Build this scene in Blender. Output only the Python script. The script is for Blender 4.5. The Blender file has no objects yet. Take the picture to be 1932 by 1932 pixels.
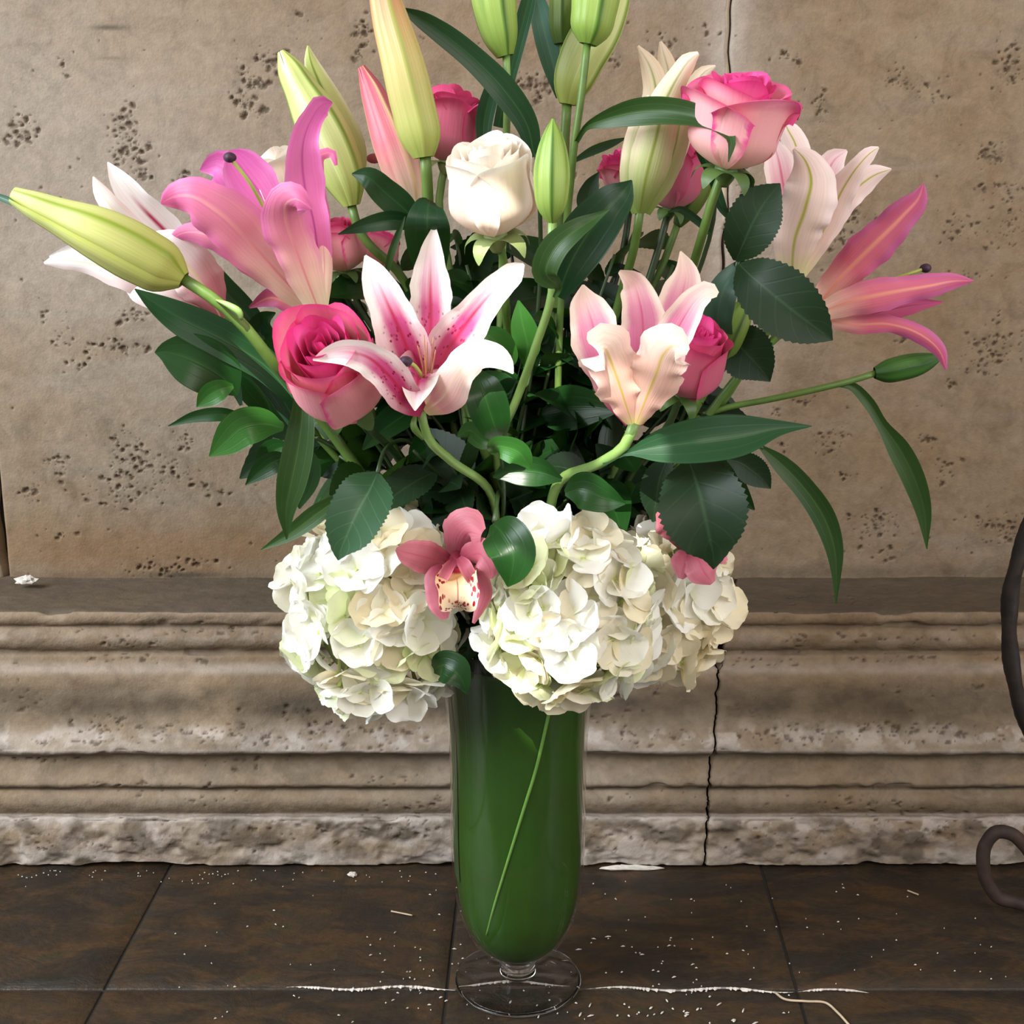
import bpy, math, random
import numpy as np
from mathutils import Vector, Matrix, Quaternion
random.seed(7); np.random.seed(7)
S = bpy.context.scene
COL = S.collection
# ------------------------------------------------------------------ camera, world, lights, exposure
F, CX, PITCH, CAMY, CAMH = 2400.0, 966.0, math.radians(13.3), -0.9, 0.596
cd = bpy.data.cameras.new('camera'); cam = bpy.data.objects.new('camera', cd); COL.objects.link(cam)
cam.location = (0, CAMY, CAMH); cam.rotation_euler = (math.pi/2 - PITCH, 0, 0)
cd.sensor_width = 36; cd.lens = 36*F/1932; cd.clip_start = .02
S.camera = cam
S.view_settings.view_transform = 'Standard'; S.view_settings.look = 'None'
S.view_settings.exposure = 0.0; S.view_settings.gamma = 1.0; S.view_settings.use_curve_mapping = False
wd = bpy.data.worlds.new('world'); S.world = wd; wd.use_nodes = True
wd.node_tree.nodes['Background'].inputs[0].default_value = (1.0, .90, .78, 1)
wd.node_tree.nodes['Background'].inputs[1].default_value = 0.55
def area(name, loc, target, size, power, col):
    l = bpy.data.lights.new(name, 'AREA'); l.shape = 'RECTANGLE'; l.size, l.size_y = size; l.energy = power; l.color = col
    o = bpy.data.objects.new(name, l); COL.objects.link(o); o.location = loc
    o.rotation_euler = (Vector(target)-Vector(loc)).to_track_quat('-Z', 'Y').to_euler(); return o
area('window_light', (-1.6, -.85, 1.35), (0, .0, .35), (1.1, 1.3), 80, (.90, .975, 1.04))
area('warm_fill_light', (.9, -2.2, 1.9), (0, .1, .4), (1.6, 1.0), 28, (1.0, .91, .80))  # warm fill lamp from the front right, no doorway behind it
area('right_fill_light', (1.25, -.75, .75), (.45, .17, .1), (.5, .7), 8.5, (.93, .95, 1.0))  # cool lamp added to brighten the right end of the base

# ------------------------------------------------------------------ photograph pixel -> point at a chosen depth
RIGHT = np.array([1., 0, 0]); UP = np.array([0, math.sin(PITCH), math.cos(PITCH)]); FWD = np.array([0, math.cos(PITCH), -math.sin(PITCH)])
CAMP = np.array([0, CAMY, CAMH])
def W(px, py, Y):
    d = RIGHT*((px-CX)/F) + UP*((CX-py)/F) + FWD
    return CAMP + d*((Y-CAMY)/d[1])
def depth(p): return float((np.asarray(p)-CAMP) @ FWD)
def PX(p): return depth(p)/F           # metres per pixel at p
def WF(px, py, z=0.0):
    d = RIGHT*((px-CX)/F) + UP*((CX-py)/F) + FWD
    return CAMP + d*((z-CAMH)/d[2])

def gleam(target, r_px, power=900, src=(-.5, -2.2, 2.4)):
    # a shaft of direct sun that slips through to one spot
    l = bpy.data.lights.new('sun_gleam', 'SPOT'); o = bpy.data.objects.new('sun_gleam', l); COL.objects.link(o); o.location = src
    v = Vector(target)-Vector(src); o.rotation_euler = v.to_track_quat('-Z', 'Y').to_euler(); l.energy = power; l.color = (1, .96, .88)
    l.shadow_soft_size = .004; l.spot_size = 2*math.atan(r_px*.00042/v.length); l.spot_blend = .25
for px_, py_, Y_, r_ in [(966, 850, -.142, 32), (985, 598, -.05, 16), (930, 640, -.09, 12), (436, 584, -.105, 22), (1197, 906, -.10, 14), (965, 1160, -.15, 52), (950, 680, -.156, 9)]:
    gleam(W(px_, py_, Y_), r_)
gleam(W(392, 1328, .194), 13, 200); gleam(W(330, 1322, .194), 7, 130)
# ------------------------------------------------------------------ node helpers
def srgb(r, g, b):
    f = lambda c: (c/255/12.92) if c/255 <= .04045 else ((c/255+.055)/1.055)**2.4
    return (f(r), f(g), f(b), 1)
class N:
    def __init__(s, name):
        s.m = bpy.data.materials.new(name); s.m.use_nodes = True; s.t = s.m.node_tree; s.t.nodes.clear()
        s.out = s.t.nodes.new('ShaderNodeOutputMaterial')
    def new(s, typ, **kw):
        n = s.t.nodes.new(typ)
        for k, v in kw.items(): setattr(n, k, v)
        return n
    def put(s, sock, v):
        if isinstance(v, bpy.types.NodeSocket): s.t.links.new(v, sock)
        elif v is not None:
            if hasattr(sock.default_value, '__len__') and not hasattr(v, '__len__'): v = [v]*len(sock.default_value)
            sock.default_value = v
    def math(s, op, a, b=0.0, c=None, clamp=False):
        n = s.new('ShaderNodeMath', operation=op, use_clamp=clamp); s.put(n.inputs[0], a); s.put(n.inputs[1], b)
        if c is not None: s.put(n.inputs[2], c)
        return n.outputs[0]
    def ramp(s, fac, stops, interp='LINEAR'):
        n = s.new('ShaderNodeValToRGB'); cr = n.color_ramp; cr.interpolation = interp
        while len(cr.elements) < len(stops): cr.elements.new(.5)
        for e, (p, c) in zip(cr.elements, stops):
            e.position = p; e.color = c if hasattr(c, '__len__') else (c, c, c, 1)
        s.put(n.inputs[0], fac); return n.outputs[0]
    def mix(s, fac, a, b, blend='MIX'):
        n = s.new('ShaderNodeMix', data_type='RGBA', blend_type=blend); s.put(n.inputs[0], fac); s.put(n.inputs[6], a); s.put(n.inputs[7], b)
        return n.outputs[2]
    def noise(s, vec, scale, detail=3, rough=.55, dist=0):
        n = s.new('ShaderNodeTexNoise'); s.put(n.inputs['Vector'], vec); s.put(n.inputs['Scale'], scale); s.put(n.inputs['Detail'], detail)
        s.put(n.inputs['Roughness'], rough); s.put(n.inputs['Distortion'], dist); return n.outputs[0]
    def mapping(s, vec, scale):
        n = s.new('ShaderNodeMapping'); s.put(n.inputs[0], vec); n.inputs['Scale'].default_value = scale; return n.outputs[0]
    def uv(s):
        n = s.new('ShaderNodeUVMap'); n.uv_map = 'UVMap'; x = s.new('ShaderNodeSeparateXYZ'); s.put(x.inputs[0], n.outputs[0])
        return n.outputs[0], x.outputs[0], x.outputs[1]
    def obj(s): return s.new('ShaderNodeTexCoord').outputs['Object']
    def pos(s): return s.new('ShaderNodeNewGeometry').outputs['Position']
    def attr(s, name): n = s.new('ShaderNodeAttribute'); n.attribute_name = name; return n.outputs['Fac']
    def bump(s, h, strength=.3, dist=.002):
        n = s.new('ShaderNodeBump'); s.put(n.inputs['Height'], h); n.inputs['Strength'].default_value = strength; n.inputs['Distance'].default_value = dist
        return n.outputs[0]
    def done(s, col, rough=.5, spec=.5, normal=None, trans=0.0, tcol=None, metal=0.0):
        p = s.new('ShaderNodeBsdfPrincipled'); s.put(p.inputs['Base Color'], col); s.put(p.inputs['Roughness'], rough)
        s.put(p.inputs['Specular IOR Level'], spec); s.put(p.inputs['Metallic'], metal)
        if normal is not None: s.put(p.inputs['Normal'], normal)
        sh = p.outputs[0]
        if trans:
            t = s.new('ShaderNodeBsdfTranslucent'); s.put(t.inputs[0], tcol if tcol is not None else col)
            mx = s.new('ShaderNodeMixShader'); mx.inputs[0].default_value = trans
            s.t.links.new(sh, mx.inputs[1]); s.t.links.new(t.outputs[0], mx.inputs[2]); sh = mx.outputs[0]
        s.t.links.new(sh, s.out.inputs[0]); return s.m

def petal_side(n, u, v, uvv, stops, edge, e0, rib, rw, rv, streak=.12):
    U = n.math('ABSOLUTE', n.math('MULTIPLY_ADD', u, 2.0, -1.0))
    col = n.ramp(v, stops)
    jit = n.noise(n.mapping(uvv, (5, 7, 1)), 1.0, 3)
    Uj = n.math('ADD', U, n.math('MULTIPLY', n.math('SUBTRACT', jit, .5), .28))
    if edge is not None: col = n.mix(n.math('MULTIPLY', n.ramp(Uj, [(e0, 0), (min(e0+.38, .99), 1)], 'EASE'), n.ramp(v, [(.12, 0), (.6, 1)])), col, edge)
    if rib is not None:
        r = n.math('MULTIPLY', n.ramp(U, [(0, 1), (rw, 0)], 'EASE'), n.ramp(v, rv)); col = n.mix(r, col, rib)
    st = n.noise(n.mapping(uvv, (26, 1.6, 1)), 1.0, 2)
    return n.mix(1.0, col, n.ramp(st, [(.3, 1-streak), (.7, 1)]), 'MULTIPLY')
def petal_mat(name, inner, outer=None, trans=.22, spots=None, rough=.48):
    """inner / outer: (stops along length, edge colour, edge start, rib colour, rib width, rib strength along length)"""
    n = N(name); uvv, u, v = n.uv()
    col = petal_side(n, u, v, uvv, *inner)
    if spots:
        vo = n.new('ShaderNodeTexVoronoi'); n.put(vo.inputs['Vector'], n.mapping(uvv, (11, 26, 1))); vo.inputs['Scale'].default_value = 1.0
        d = n.math('MULTIPLY', n.ramp(vo.outputs['Distance'], [(.22, 1), (.30, 0)]), n.ramp(v, [(.12, 0), (.2, 1), (.45, 1), (.58, 0)]))
        U = n.math('ABSOLUTE', n.math('MULTIPLY_ADD', u, 2.0, -1.0)); d = n.math('MULTIPLY', d, n.ramp(U, [(.6, 1), (.8, 0)]))
        col = n.mix(d, col, spots)
    if outer:
        c2 = petal_side(n, u, v, uvv, *outer); col = n.mix(n.new('ShaderNodeNewGeometry').outputs['Backfacing'], col, c2)
    bh = n.noise(n.mapping(uvv, (30, 2, 1)), 1.0, 2)
    return n.done(col, rough, .35, n.bump(bh, .25, .001), trans)

RV1 = [(0, 1), (.75, .9), (1, .3)]
def leaf_mat(name, c1, c2, rib, rough=.34, veins=10, vein_str=.25, trans=.10, spec=.28):
    n = N(name); uvv, u, v = n.uv()
    U = n.math('ABSOLUTE', n.math('MULTIPLY_ADD', u, 2.0, -1.0))
    oi = n.new('ShaderNodeObjectInfo').outputs['Random']
    f = n.math('ADD', n.math('MULTIPLY', oi, .6), n.math('MULTIPLY', n.noise(n.mapping(uvv, (3, 5, 1)), 1.0, 3), .5), clamp=True)
    col = n.mix(f, c1, c2)
    if veins:
        w = n.math('SINE', n.math('MULTIPLY', n.math('SUBTRACT', v, n.math('MULTIPLY', U, .22)), veins*6.283))
        vein = n.ramp(w, [(.86, 0), (1, 1)])
    else:
        w = n.math('SINE', n.math('MULTIPLY', U, 15.0)); vein = n.ramp(w, [(.7, 0), (1, 1)])
    col = n.mix(n.math('MULTIPLY', vein, vein_str*.5), col, rib)
    ribm = n.math('MULTIPLY', n.ramp(U, [(0, 1), (.07, 0)]), n.ramp(v, [(0, 1), (.9, .4)]))
    col = n.mix(n.math('MULTIPLY', ribm, .75), col, rib)
    col = n.mix(1.0, col, (.62, .62, .66, 1), 'MULTIPLY')
    h = n.math('ADD', n.math('MULTIPLY', vein, -.6), n.math('MULTIPLY', ribm, -1.0))
    return n.done(col, rough, spec, n.bump(h, .12, .001), trans, n.mix(.5, col, (.16, .45, .03, 1)))
def plain(name, c, rough=.5, scale=40, var=.25, trans=0, spec=.5, bump=.15, metal=0):
    n = N(name); o = n.obj(); f = n.noise(o, scale, 4)
    col = n.mix(n.ramp(f, [(.3, 0), (.7, 1)]), tuple(x*(1-var) for x in c[:3])+(1,), c)
    return n.done(col, rough, spec, n.bump(f, bump, .001), trans, None, metal)

M = {}
PK = srgb
M['stem'] = plain('stem_green', srgb(92, 122, 52), .45, 60, .35)
M['stem_light'] = plain('stem_light', srgb(130, 165, 90), .4, 60, .25)
M['stem_dark'] = plain('stem_dark', srgb(48, 70, 34), .45, 60, .35)
M['lily_leaf'] = leaf_mat('lily_leaf', srgb(22, 58, 34), srgb(40, 84, 46), srgb(78, 122, 72), .36, 0, .16)
M['lily_leaf_mid'] = leaf_mat('lily_leaf_mid', srgb(44, 76, 34), srgb(62, 96, 44), srgb(104, 138, 76), .4, 0, .2)
M['lily_leaf_blue'] = leaf_mat('lily_leaf_blue', srgb(74, 112, 92), srgb(88, 124, 102), srgb(120, 150, 124), .4, 0, .2)
M['rose_leaf'] = leaf_mat('rose_leaf', srgb(22, 46, 24), srgb(30, 58, 31), srgb(66, 96, 60), .5, 7, .22)
M['rose_leaf_pale'] = leaf_mat('rose_leaf_pale', srgb(58, 98, 66), srgb(66, 108, 74), srgb(112, 150, 112), .36, 7, .3)
M['ruscus_leaf'] = leaf_mat('ruscus_leaf', srgb(20, 56, 20), srgb(34, 78, 30), srgb(60, 104, 50), .33, 0, .10)
M['ruscus_fresh'] = leaf_mat('ruscus_fresh', srgb(54, 112, 42), srgb(66, 124, 50), srgb(96, 150, 74), .3, 0, .1)
bud_rib = [(0, 1), (.8, 1), (1, .8)]
def bud_mat(name, base, mid, tip, rib, edge=None):
    return petal_mat(name, ([(0, base), (.45, mid), (1, tip)], edge, .62, rib, .2, bud_rib, .10), None, .12, None, .42)
M['bud_yellow'] = bud_mat('bud_yellow', srgb(176, 186, 92), srgb(200, 202, 122), srgb(206, 214, 140), srgb(140, 158, 50), srgb(190, 198, 96))
M['bud_pink'] = bud_mat('bud_pink', srgb(160, 178, 88), srgb(206, 190, 124), srgb(206, 104, 92), srgb(160, 164, 84), srgb(206, 190, 130))
M['bud_rose'] = bud_mat('bud_rose', srgb(238, 222, 186), srgb(226, 130, 140), srgb(206, 92, 110), srgb(236, 196, 150), srgb(218, 112, 126))
M['bud_green'] = bud_mat('bud_green', srgb(120, 150, 62), srgb(166, 192, 98), srgb(136, 168, 72), srgb(70, 110, 38), srgb(112, 146, 60))
M['bud_pale'] = bud_mat('bud_pale', srgb(172, 190, 96), srgb(200, 208, 140), srgb(204, 218, 132), srgb(120, 146, 56), srgb(226, 230, 190))
M['bud_dark'] = bud_mat('bud_dark', srgb(66, 92, 40), srgb(110, 134, 56), srgb(122, 146, 64), srgb(58, 84, 30), srgb(92, 116, 48))
M['bud_deep'] = bud_mat('bud_deep', srgb(50, 92, 36), srgb(64, 108, 42), srgb(58, 98, 40), srgb(40, 74, 26), srgb(52, 90, 34))
# lilies: inner side first, outer side second
M['lily_hot'] = petal_mat('lily_hot', ([(0, srgb(246, 226, 190)), (.25, srgb(224, 120, 170)), (1, srgb(200, 88, 162))], srgb(214, 120, 182), .7, srgb(176, 62, 140), .12, RV1),
    ([(0, srgb(250, 240, 204)), (.28, srgb(246, 208, 190)), (.55, srgb(234, 146, 166)), (1, srgb(206, 92, 150))], srgb(222, 120, 170), .55, srgb(238, 160, 164), .12, RV1))
M['lily_star'] = petal_mat('lily_star', ([(0, srgb(150, 34, 76)), (.3, srgb(182, 46, 98)), (.55, srgb(208, 84, 140)), (.78, srgb(238, 206, 216)), (1, srgb(250, 244, 234))], srgb(250, 240, 236), .34, srgb(190, 30, 74), .16, [(0, .8), (.6, .9), (.85, 0)]),
    ([(0, srgb(236, 226, 160)), (.15, srgb(226, 158, 164)), (.5, srgb(248, 220, 206)), (1, srgb(252, 248, 240))], srgb(250, 238, 232), .5, srgb(240, 210, 190), .1, RV1), .2, srgb(140, 20, 60))
M['lily_cup'] = petal_mat('lily_cup', ([(0, srgb(180, 62, 104)), (.4, srgb(206, 92, 140)), (.72, srgb(224, 142, 172)), (1, srgb(248, 226, 206))], srgb(250, 228, 214), .5, srgb(200, 70, 112), .1, [(0, .5), (.7, .7), (.9, 0)]),
    ([(0, srgb(226, 214, 140)), (.14, srgb(240, 190, 172)), (.6, srgb(248, 206, 186)), (1, srgb(252, 230, 214))], srgb(250, 214, 200), .55, srgb(206, 184, 84), .1, [(0, 1), (.75, .85), (1, .1)]))
M['lily_blush'] = petal_mat('lily_blush', ([(0, srgb(214, 110, 140)), (.5, srgb(226, 138, 162)), (1, srgb(244, 222, 222))], srgb(246, 226, 222), .5, srgb(206, 96, 128), .14, RV1),
    ([(0, srgb(226, 220, 160)), (.2, srgb(240, 212, 196)), (1, srgb(248, 226, 222))], srgb(250, 230, 228), .5, srgb(176, 176, 62), .13, [(0, .8), (.8, 1), (1, 1)]))
M['lily_deep'] = petal_mat('lily_deep', ([(0, srgb(226, 190, 170)), (.4, srgb(206, 92, 130)), (1, srgb(186, 72, 126))], None, .7, srgb(150, 40, 90), .08, RV1),
    ([(0, srgb(240, 206, 180)), (.35, srgb(216, 110, 130)), (1, srgb(186, 76, 124))], srgb(192, 96, 146), .45, srgb(232, 150, 130), .2, RV1))
M['lily_white'] = petal_mat('lily_white', ([(0, srgb(200, 60, 110)), (.3, srgb(230, 160, 186)), (.45, srgb(246, 232, 236)), (1, srgb(250, 248, 246))], srgb(248, 242, 242), .3, srgb(180, 30, 90), .24, [(0, 1), (.66, 1), (.82, 0)]),
    ([(0, srgb(206, 110, 124)), (.36, srgb(230, 160, 168)), (.62, srgb(248, 238, 234)), (1, srgb(252, 250, 248))], srgb(246, 224, 222), .5, srgb(236, 220, 180), .12, RV1))
M['lily_pale'] = petal_mat('lily_pale', ([(0, srgb(190, 200, 130)), (.4, srgb(226, 218, 176)), (1, srgb(246, 232, 214))], srgb(244, 226, 206), .5, srgb(170, 180, 90), .14, RV1),
    ([(0, srgb(140, 166, 84)), (.35, srgb(190, 196, 136)), (.75, srgb(226, 212, 178)), (1, srgb(248, 232, 216))], srgb(234, 212, 184), .4, srgb(136, 150, 62), .16, RV1))
# roses
def rose_mat(name, base, mid, rim, trans=.25):
    return petal_mat(name, ([(0, base), (.45, mid), (.76, mid), (1, rim)], rim, .86, None, .1, RV1, .05), None, trans, None, .55)
M['rose_pink'] = rose_mat('rose_pink', srgb(252, 212, 180), srgb(246, 168, 178), srgb(236, 84, 154))
M['rose_pink_in'] = rose_mat('rose_pink_in', srgb(240, 120, 168), srgb(242, 120, 176), srgb(226, 66, 144))
M['rose_blush'] = rose_mat('rose_blush', srgb(250, 208, 180), srgb(250, 184, 188), srgb(234, 88, 156))
M['rose_dusk'] = rose_mat('rose_dusk', srgb(224, 150, 160), srgb(210, 104, 132), srgb(226, 80, 136))
M['rose_white'] = rose_mat('rose_white', srgb(250, 226, 198), srgb(250, 234, 216), srgb(252, 248, 240))
# orchid
M['orchid'] = petal_mat('orchid', ([(0, srgb(140, 50, 72)), (.5, srgb(182, 92, 108)), (1, srgb(198, 112, 126))], srgb(208, 124, 138), .6, srgb(176, 76, 100), .1, RV1), None, .2)
n_ = N('orchid_lip'); uvv, u, v = n_.uv(); U_ = n_.math('ABSOLUTE', n_.math('MULTIPLY_ADD', u, 2.0, -1.0))
c_ = n_.ramp(v, [(0, srgb(150, 24, 50)), (.22, srgb(170, 40, 60)), (.3, srgb(240, 190, 120)), (.6, srgb(244, 210, 168)), (1, srgb(240, 216, 190))])
vo_ = n_.new('ShaderNodeTexVoronoi'); n_.put(vo_.inputs['Vector'], n_.mapping(uvv, (13, 14, 1)))
vo_.inputs['Scale'].default_value = 1.0
rim_ = n_.math('MAXIMUM', n_.ramp(U_, [(.45, 0), (.62, 1)]), n_.ramp(v, [(.72, 0), (.82, 1)]))
c_ = n_.mix(n_.math('MULTIPLY', rim_, n_.ramp(vo_.outputs['Distance'], [(.34, 1), (.44, 0)])), c_, srgb(150, 14, 40))
c_ = n_.mix(n_.math('MULTIPLY', n_.ramp(U_, [(.0, 1), (.05, 0)]), n_.ramp(v, [(.35, 0), (.5, .9), (1, .9)])), c_, srgb(160, 30, 40))
M['orchid_lip'] = n_.done(c_, .45, .4, None, .15)
M['orchid_col'] = plain('orchid_column', srgb(112, 16, 40), .55, 60, .3)
# hydrangea
def hyd_mat(name, c1, c2, ctr):
    n = N(name); uvv, u, v = n.uv(); oi = n.new('ShaderNodeObjectInfo').outputs['Random']
    col = n.mix(oi, c1, c2); col = n.mix(n.ramp(v, [(0, .8), (.35, 0)]), col, ctr)
    h = n.noise(n.mapping(uvv, (8, 4, 1)), 1.0, 3)
    return n.done(col, .55, .3, n.bump(h, .3, .001), .3)
M['hyd_white'] = hyd_mat('hydrangea_white', srgb(250, 250, 248), srgb(246, 245, 232), srgb(226, 232, 176))
M['hyd_cream'] = hyd_mat('hydrangea_cream', srgb(246, 240, 220), srgb(240, 228, 196), srgb(224, 220, 160))
M['hyd_green'] = hyd_mat('hydrangea_greenish', srgb(238, 242, 214), srgb(228, 234, 184), srgb(190, 210, 110))
M['hyd_core'] = plain('hydrangea_core', srgb(190, 196, 140), .7, 90, .5)
M['eye'] = plain('floret_eye', srgb(190, 202, 128), .5, 60, .2)
M['pistil'] = plain('pistil_green', srgb(176, 184, 96), .4, 60, .2)
M['stigma'] = plain('stigma', srgb(66, 36, 62), .6, 300, .5)
M['filament'] = plain('filament', srgb(226, 196, 190), .5, 60, .2)
M['filament_gold'] = plain('filament_gold', srgb(190, 130, 90), .5, 60, .2)
M['anther'] = plain('anther', srgb(130, 60, 30), .8, 200, .3)
M['sepal'] = plain('sepal_green', srgb(140, 156, 96), .5, 50, .3, .1)
M['sepal_dark'] = plain('sepal_dark', srgb(84, 116, 56), .5, 50, .3, .1)

# ------------------------------------------------------------------ objects
def tagp(o, label=None, cat=None, group=None, kind=None):
    if label: o['label'] = label
    if cat: o['category'] = cat
    if group: o['group'] = group
    if kind: o['kind'] = kind
    return o
def thing(name, label, cat, loc=(0, 0, 0), group=None):
    group = group or {'rose': 'roses in the bouquet', 'lily': 'open lilies', 'lily_bud': 'lily buds', 'leafy_sprig': 'leafy filler sprigs', 'rose_foliage': 'serrated rose leaf sprays', 'ruscus_sprig': 'glossy leaf sprigs', 'lily_leaf': 'loose lily leaves', 'orchid': 'pink orchids'}.get(name)
    o = bpy.data.objects.new(name, None); COL.objects.link(o); o.location = tuple(float(x) for x in loc); o.empty_display_size = .01
    return tagp(o, label, cat, group)
def origin(parent):
    p = np.zeros(3)
    while parent is not None: p = p + np.array(parent.location); parent = parent.parent
    return p
def mk(name, V, Fc, mat, parent=None, uv=None, smooth=True, label=None, attrs=None):
    V = np.asarray(V, float).reshape(-1, 3) - origin(parent)
    me = bpy.data.meshes.new(name)
    if isinstance(Fc, np.ndarray):
        me.vertices.add(len(V)); me.vertices.foreach_set('co', V.astype(np.float32).ravel())
        k = Fc.shape[1]; me.loops.add(Fc.size); me.loops.foreach_set('vertex_index', Fc.astype(np.int32).ravel())
        me.polygons.add(len(Fc)); me.polygons.foreach_set('loop_start', np.arange(0, Fc.size, k, dtype=np.int32))
        me.update(calc_edges=True)
    else:
        me.from_pydata([tuple(v) for v in V], [], Fc)
    me.polygons.foreach_set('use_smooth', np.full(len(me.polygons), smooth))
    if uv is not None:
        li = np.zeros(len(me.loops), np.int32); me.loops.foreach_get('vertex_index', li)
        l = me.uv_layers.new(name='UVMap'); l.data.foreach_set('uv', np.asarray(uv, np.float32).reshape(-1, 2)[li].ravel())
    for k, a in (attrs or {}).items():
        at = me.attributes.new(k, 'FLOAT', 'POINT'); at.data.foreach_set('value', np.asarray(a, np.float32).ravel())
    me.materials.append(mat)
    o = bpy.data.objects.new(name, me); COL.objects.link(o)
    if parent is not None: o.parent = parent
    if label: o['label'] = label
    return o
def gridfaces(nv, nu, flip=False, wrap=False):
    i, j = np.meshgrid(np.arange(nv-1), np.arange(nu if wrap else nu-1), indexing='ij')
    a = i*nu+j; b = i*nu+(j+1) % nu; c = (i+1)*nu+(j+1) % nu; d = (i+1)*nu+j
    f = np.stack([a, b, c, d], -1).reshape(-1, 4)
    return f[:, ::-1].copy() if flip else f
def spline(P, n):
    P = np.asarray(P, float); d = np.r_[0, np.cumsum(np.linalg.norm(np.diff(P[:, :3], axis=0), axis=1)+1e-9)]
    m = np.zeros_like(P); 
    for i in range(len(P)):
        if i == 0: m[i] = (P[1]-P[0])/(d[1]-d[0])
        elif i == len(P)-1: m[i] = (P[-1]-P[-2])/(d[-1]-d[-2])
        else:
            h0, h1 = d[i]-d[i-1], d[i+1]-d[i]; m[i] = ((P[i]-P[i-1])/h0*h1+(P[i+1]-P[i])/h1*h0)/(h0+h1)
    s = np.linspace(0, d[-1], n); k = np.clip(np.searchsorted(d, s, 'right')-1, 0, len(P)-2)
    h = (d[k+1]-d[k])[:, None]; t = ((s-d[k])/h[:, 0])[:, None]
    return (2*t**3-3*t**2+1)*P[k]+(t**3-2*t**2+t)*h*m[k]+(-2*t**3+3*t**2)*P[k+1]+(t**3-t**2)*h*m[k+1]
def nrm(a): return a/np.maximum(np.linalg.norm(a, axis=-1, keepdims=True), 1e-9)
def blade(parent, name, pts, mat, cup=.25, fold=0, roll=0, ruf=0, rf=3, serr=0, flip=False, nu=9, nv=26, tw=0, label=None, curl=0):
    """a leaf or petal: pts = (pixel x, pixel y, depth Y, width in pixels) from base to tip"""
    C = []
    for (x, y, Y, w) in pts:
        p = W(x, y, Y); C.append([*p, w*PX(p)])
    C = spline(C, nv); P = C[:, :3]; wd_ = np.maximum(C[:, 3], .0004)
    T = nrm(np.gradient(P, axis=0)); view = nrm(CAMP-P)
    Nn = nrm(view-T*np.sum(view*T, 1, keepdims=True)); Cr = np.cross(T, Nn)
    v = np.linspace(0, 1, nv); ang = np.radians(roll+tw*v)[:, None]
    Cr2 = Cr*np.cos(ang)+Nn*np.sin(ang); Nn2 = -Cr*np.sin(ang)+Nn*np.cos(ang)
    s = np.linspace(-1, 1, nu); h = wd_/2
    ph1, ph2 = random.random()*6.28, random.random()*6.28
    V = np.zeros((nv, nu, 3))
    for j, sj in enumerate(s):
        off = cup*sj*sj + fold*abs(sj) + curl*abs(sj)**4
        ph = ph1 if sj < 0 else ph2; ruff = ruf*abs(sj)**2.5*(np.sin(6.28*rf*v+ph)+.5*np.sin(6.28*rf*2.3*v+ph*2.7))*np.sin(np.pi*v)
        side = sj*np.ones(nv)
        if serr and abs(sj) > .99:
            side = side*(1+serr*((np.arange(nv) % 2)-.5))
        elif ruf: side = side*(1+.45*ruf*(np.sin(6.28*(rf*1.1)*v+ph*1.7)+.5*np.sin(6.28*rf*2.9*v+ph))*abs(sj)*np.sin(np.pi*v))
        shrink = 1/math.sqrt(1+(abs(fold)*.6)**2)
        V[:, j] = P+Cr2*(side*h*shrink)[:, None]+Nn2*((off+ruff)*h)[:, None]
    uv = np.stack(np.meshgrid((s+1)/2, v), -1)
    return mk(name, V, gridfaces(nv, nu, flip), mat, parent, uv, label=label)
def tube(parent, name, P, R, mat, ns=8, n=None, label=None, raw=False):
    P = np.asarray(P, float); R = np.broadcast_to(np.asarray(R, float), (len(P),))
    if n: C = spline(np.c_[P, R], n); P, R = C[:, :3], np.maximum(C[:, 3], 1e-4)
    T = nrm(np.gradient(P, axis=0)); ref = np.array([.31, .9, .2]); A = nrm(np.cross(T, ref)); B = np.cross(T, A)
    th = np.linspace(0, 2*np.pi, ns, endpoint=False)
    V = P[:, None]+(A[:, None]*np.cos(th)[None, :, None]+B[:, None]*np.sin(th)[None, :, None])*R[:, None, None]
    n_ = len(P); V = V.reshape(-1, 3); f = gridfaces(n_, ns, False, True).tolist(); f += [list(range(ns))[::-1], [(n_-1)*ns+i for i in range(ns)]]
    return mk(name, V, f, mat, parent, label=label)
MOUTH = np.array([.006, 0, .30])
def stem(parent, pts, w, mat='stem', down=True, w2=None, name='stem'):
    P = [W(x, y, Y) for x, y, Y in pts]; r0 = w*PX(P[0])/2; R = [r0]*len(P)
    if w2: R = list(np.linspace(r0, w2*PX(P[-1])/2, len(P)))
    if down:
        a = P[-1]; j = np.array([random.uniform(-.024, .024), random.uniform(-.024, .024), 0])
        m = MOUTH+j
        if a[2] > m[2]+.05: P.append(a*.4+m*.6+np.array([0, 0, -.01])); R.append(R[-1])
        P += [m, m+np.array([-j[0]*.4, -j[1]*.4, -.13])]; R += [R[-1], R[-1]]
    return tube(parent, name, P, R, M[mat] if isinstance(mat, str) else mat, 8, max(12, 6*len(P)))
def ball(parent, name, c, r, mat, sub=12, sq=(1, 1, 1), lump=0):
    th = np.linspace(0, np.pi, sub); ph = np.linspace(0, 2*np.pi, sub*2, endpoint=False)
    T_, P_ = np.meshgrid(th, ph, indexing='ij'); k = 1+lump*np.sin(3*P_)*np.sin(T_)
    V = np.stack([np.sin(T_)*np.cos(P_)*k, np.sin(T_)*np.sin(P_)*k, np.cos(T_)], -1)*np.array(sq)*r+np.asarray(c)
    return mk(name, V, gridfaces(sub, sub*2, False, True), mat, parent)
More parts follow.
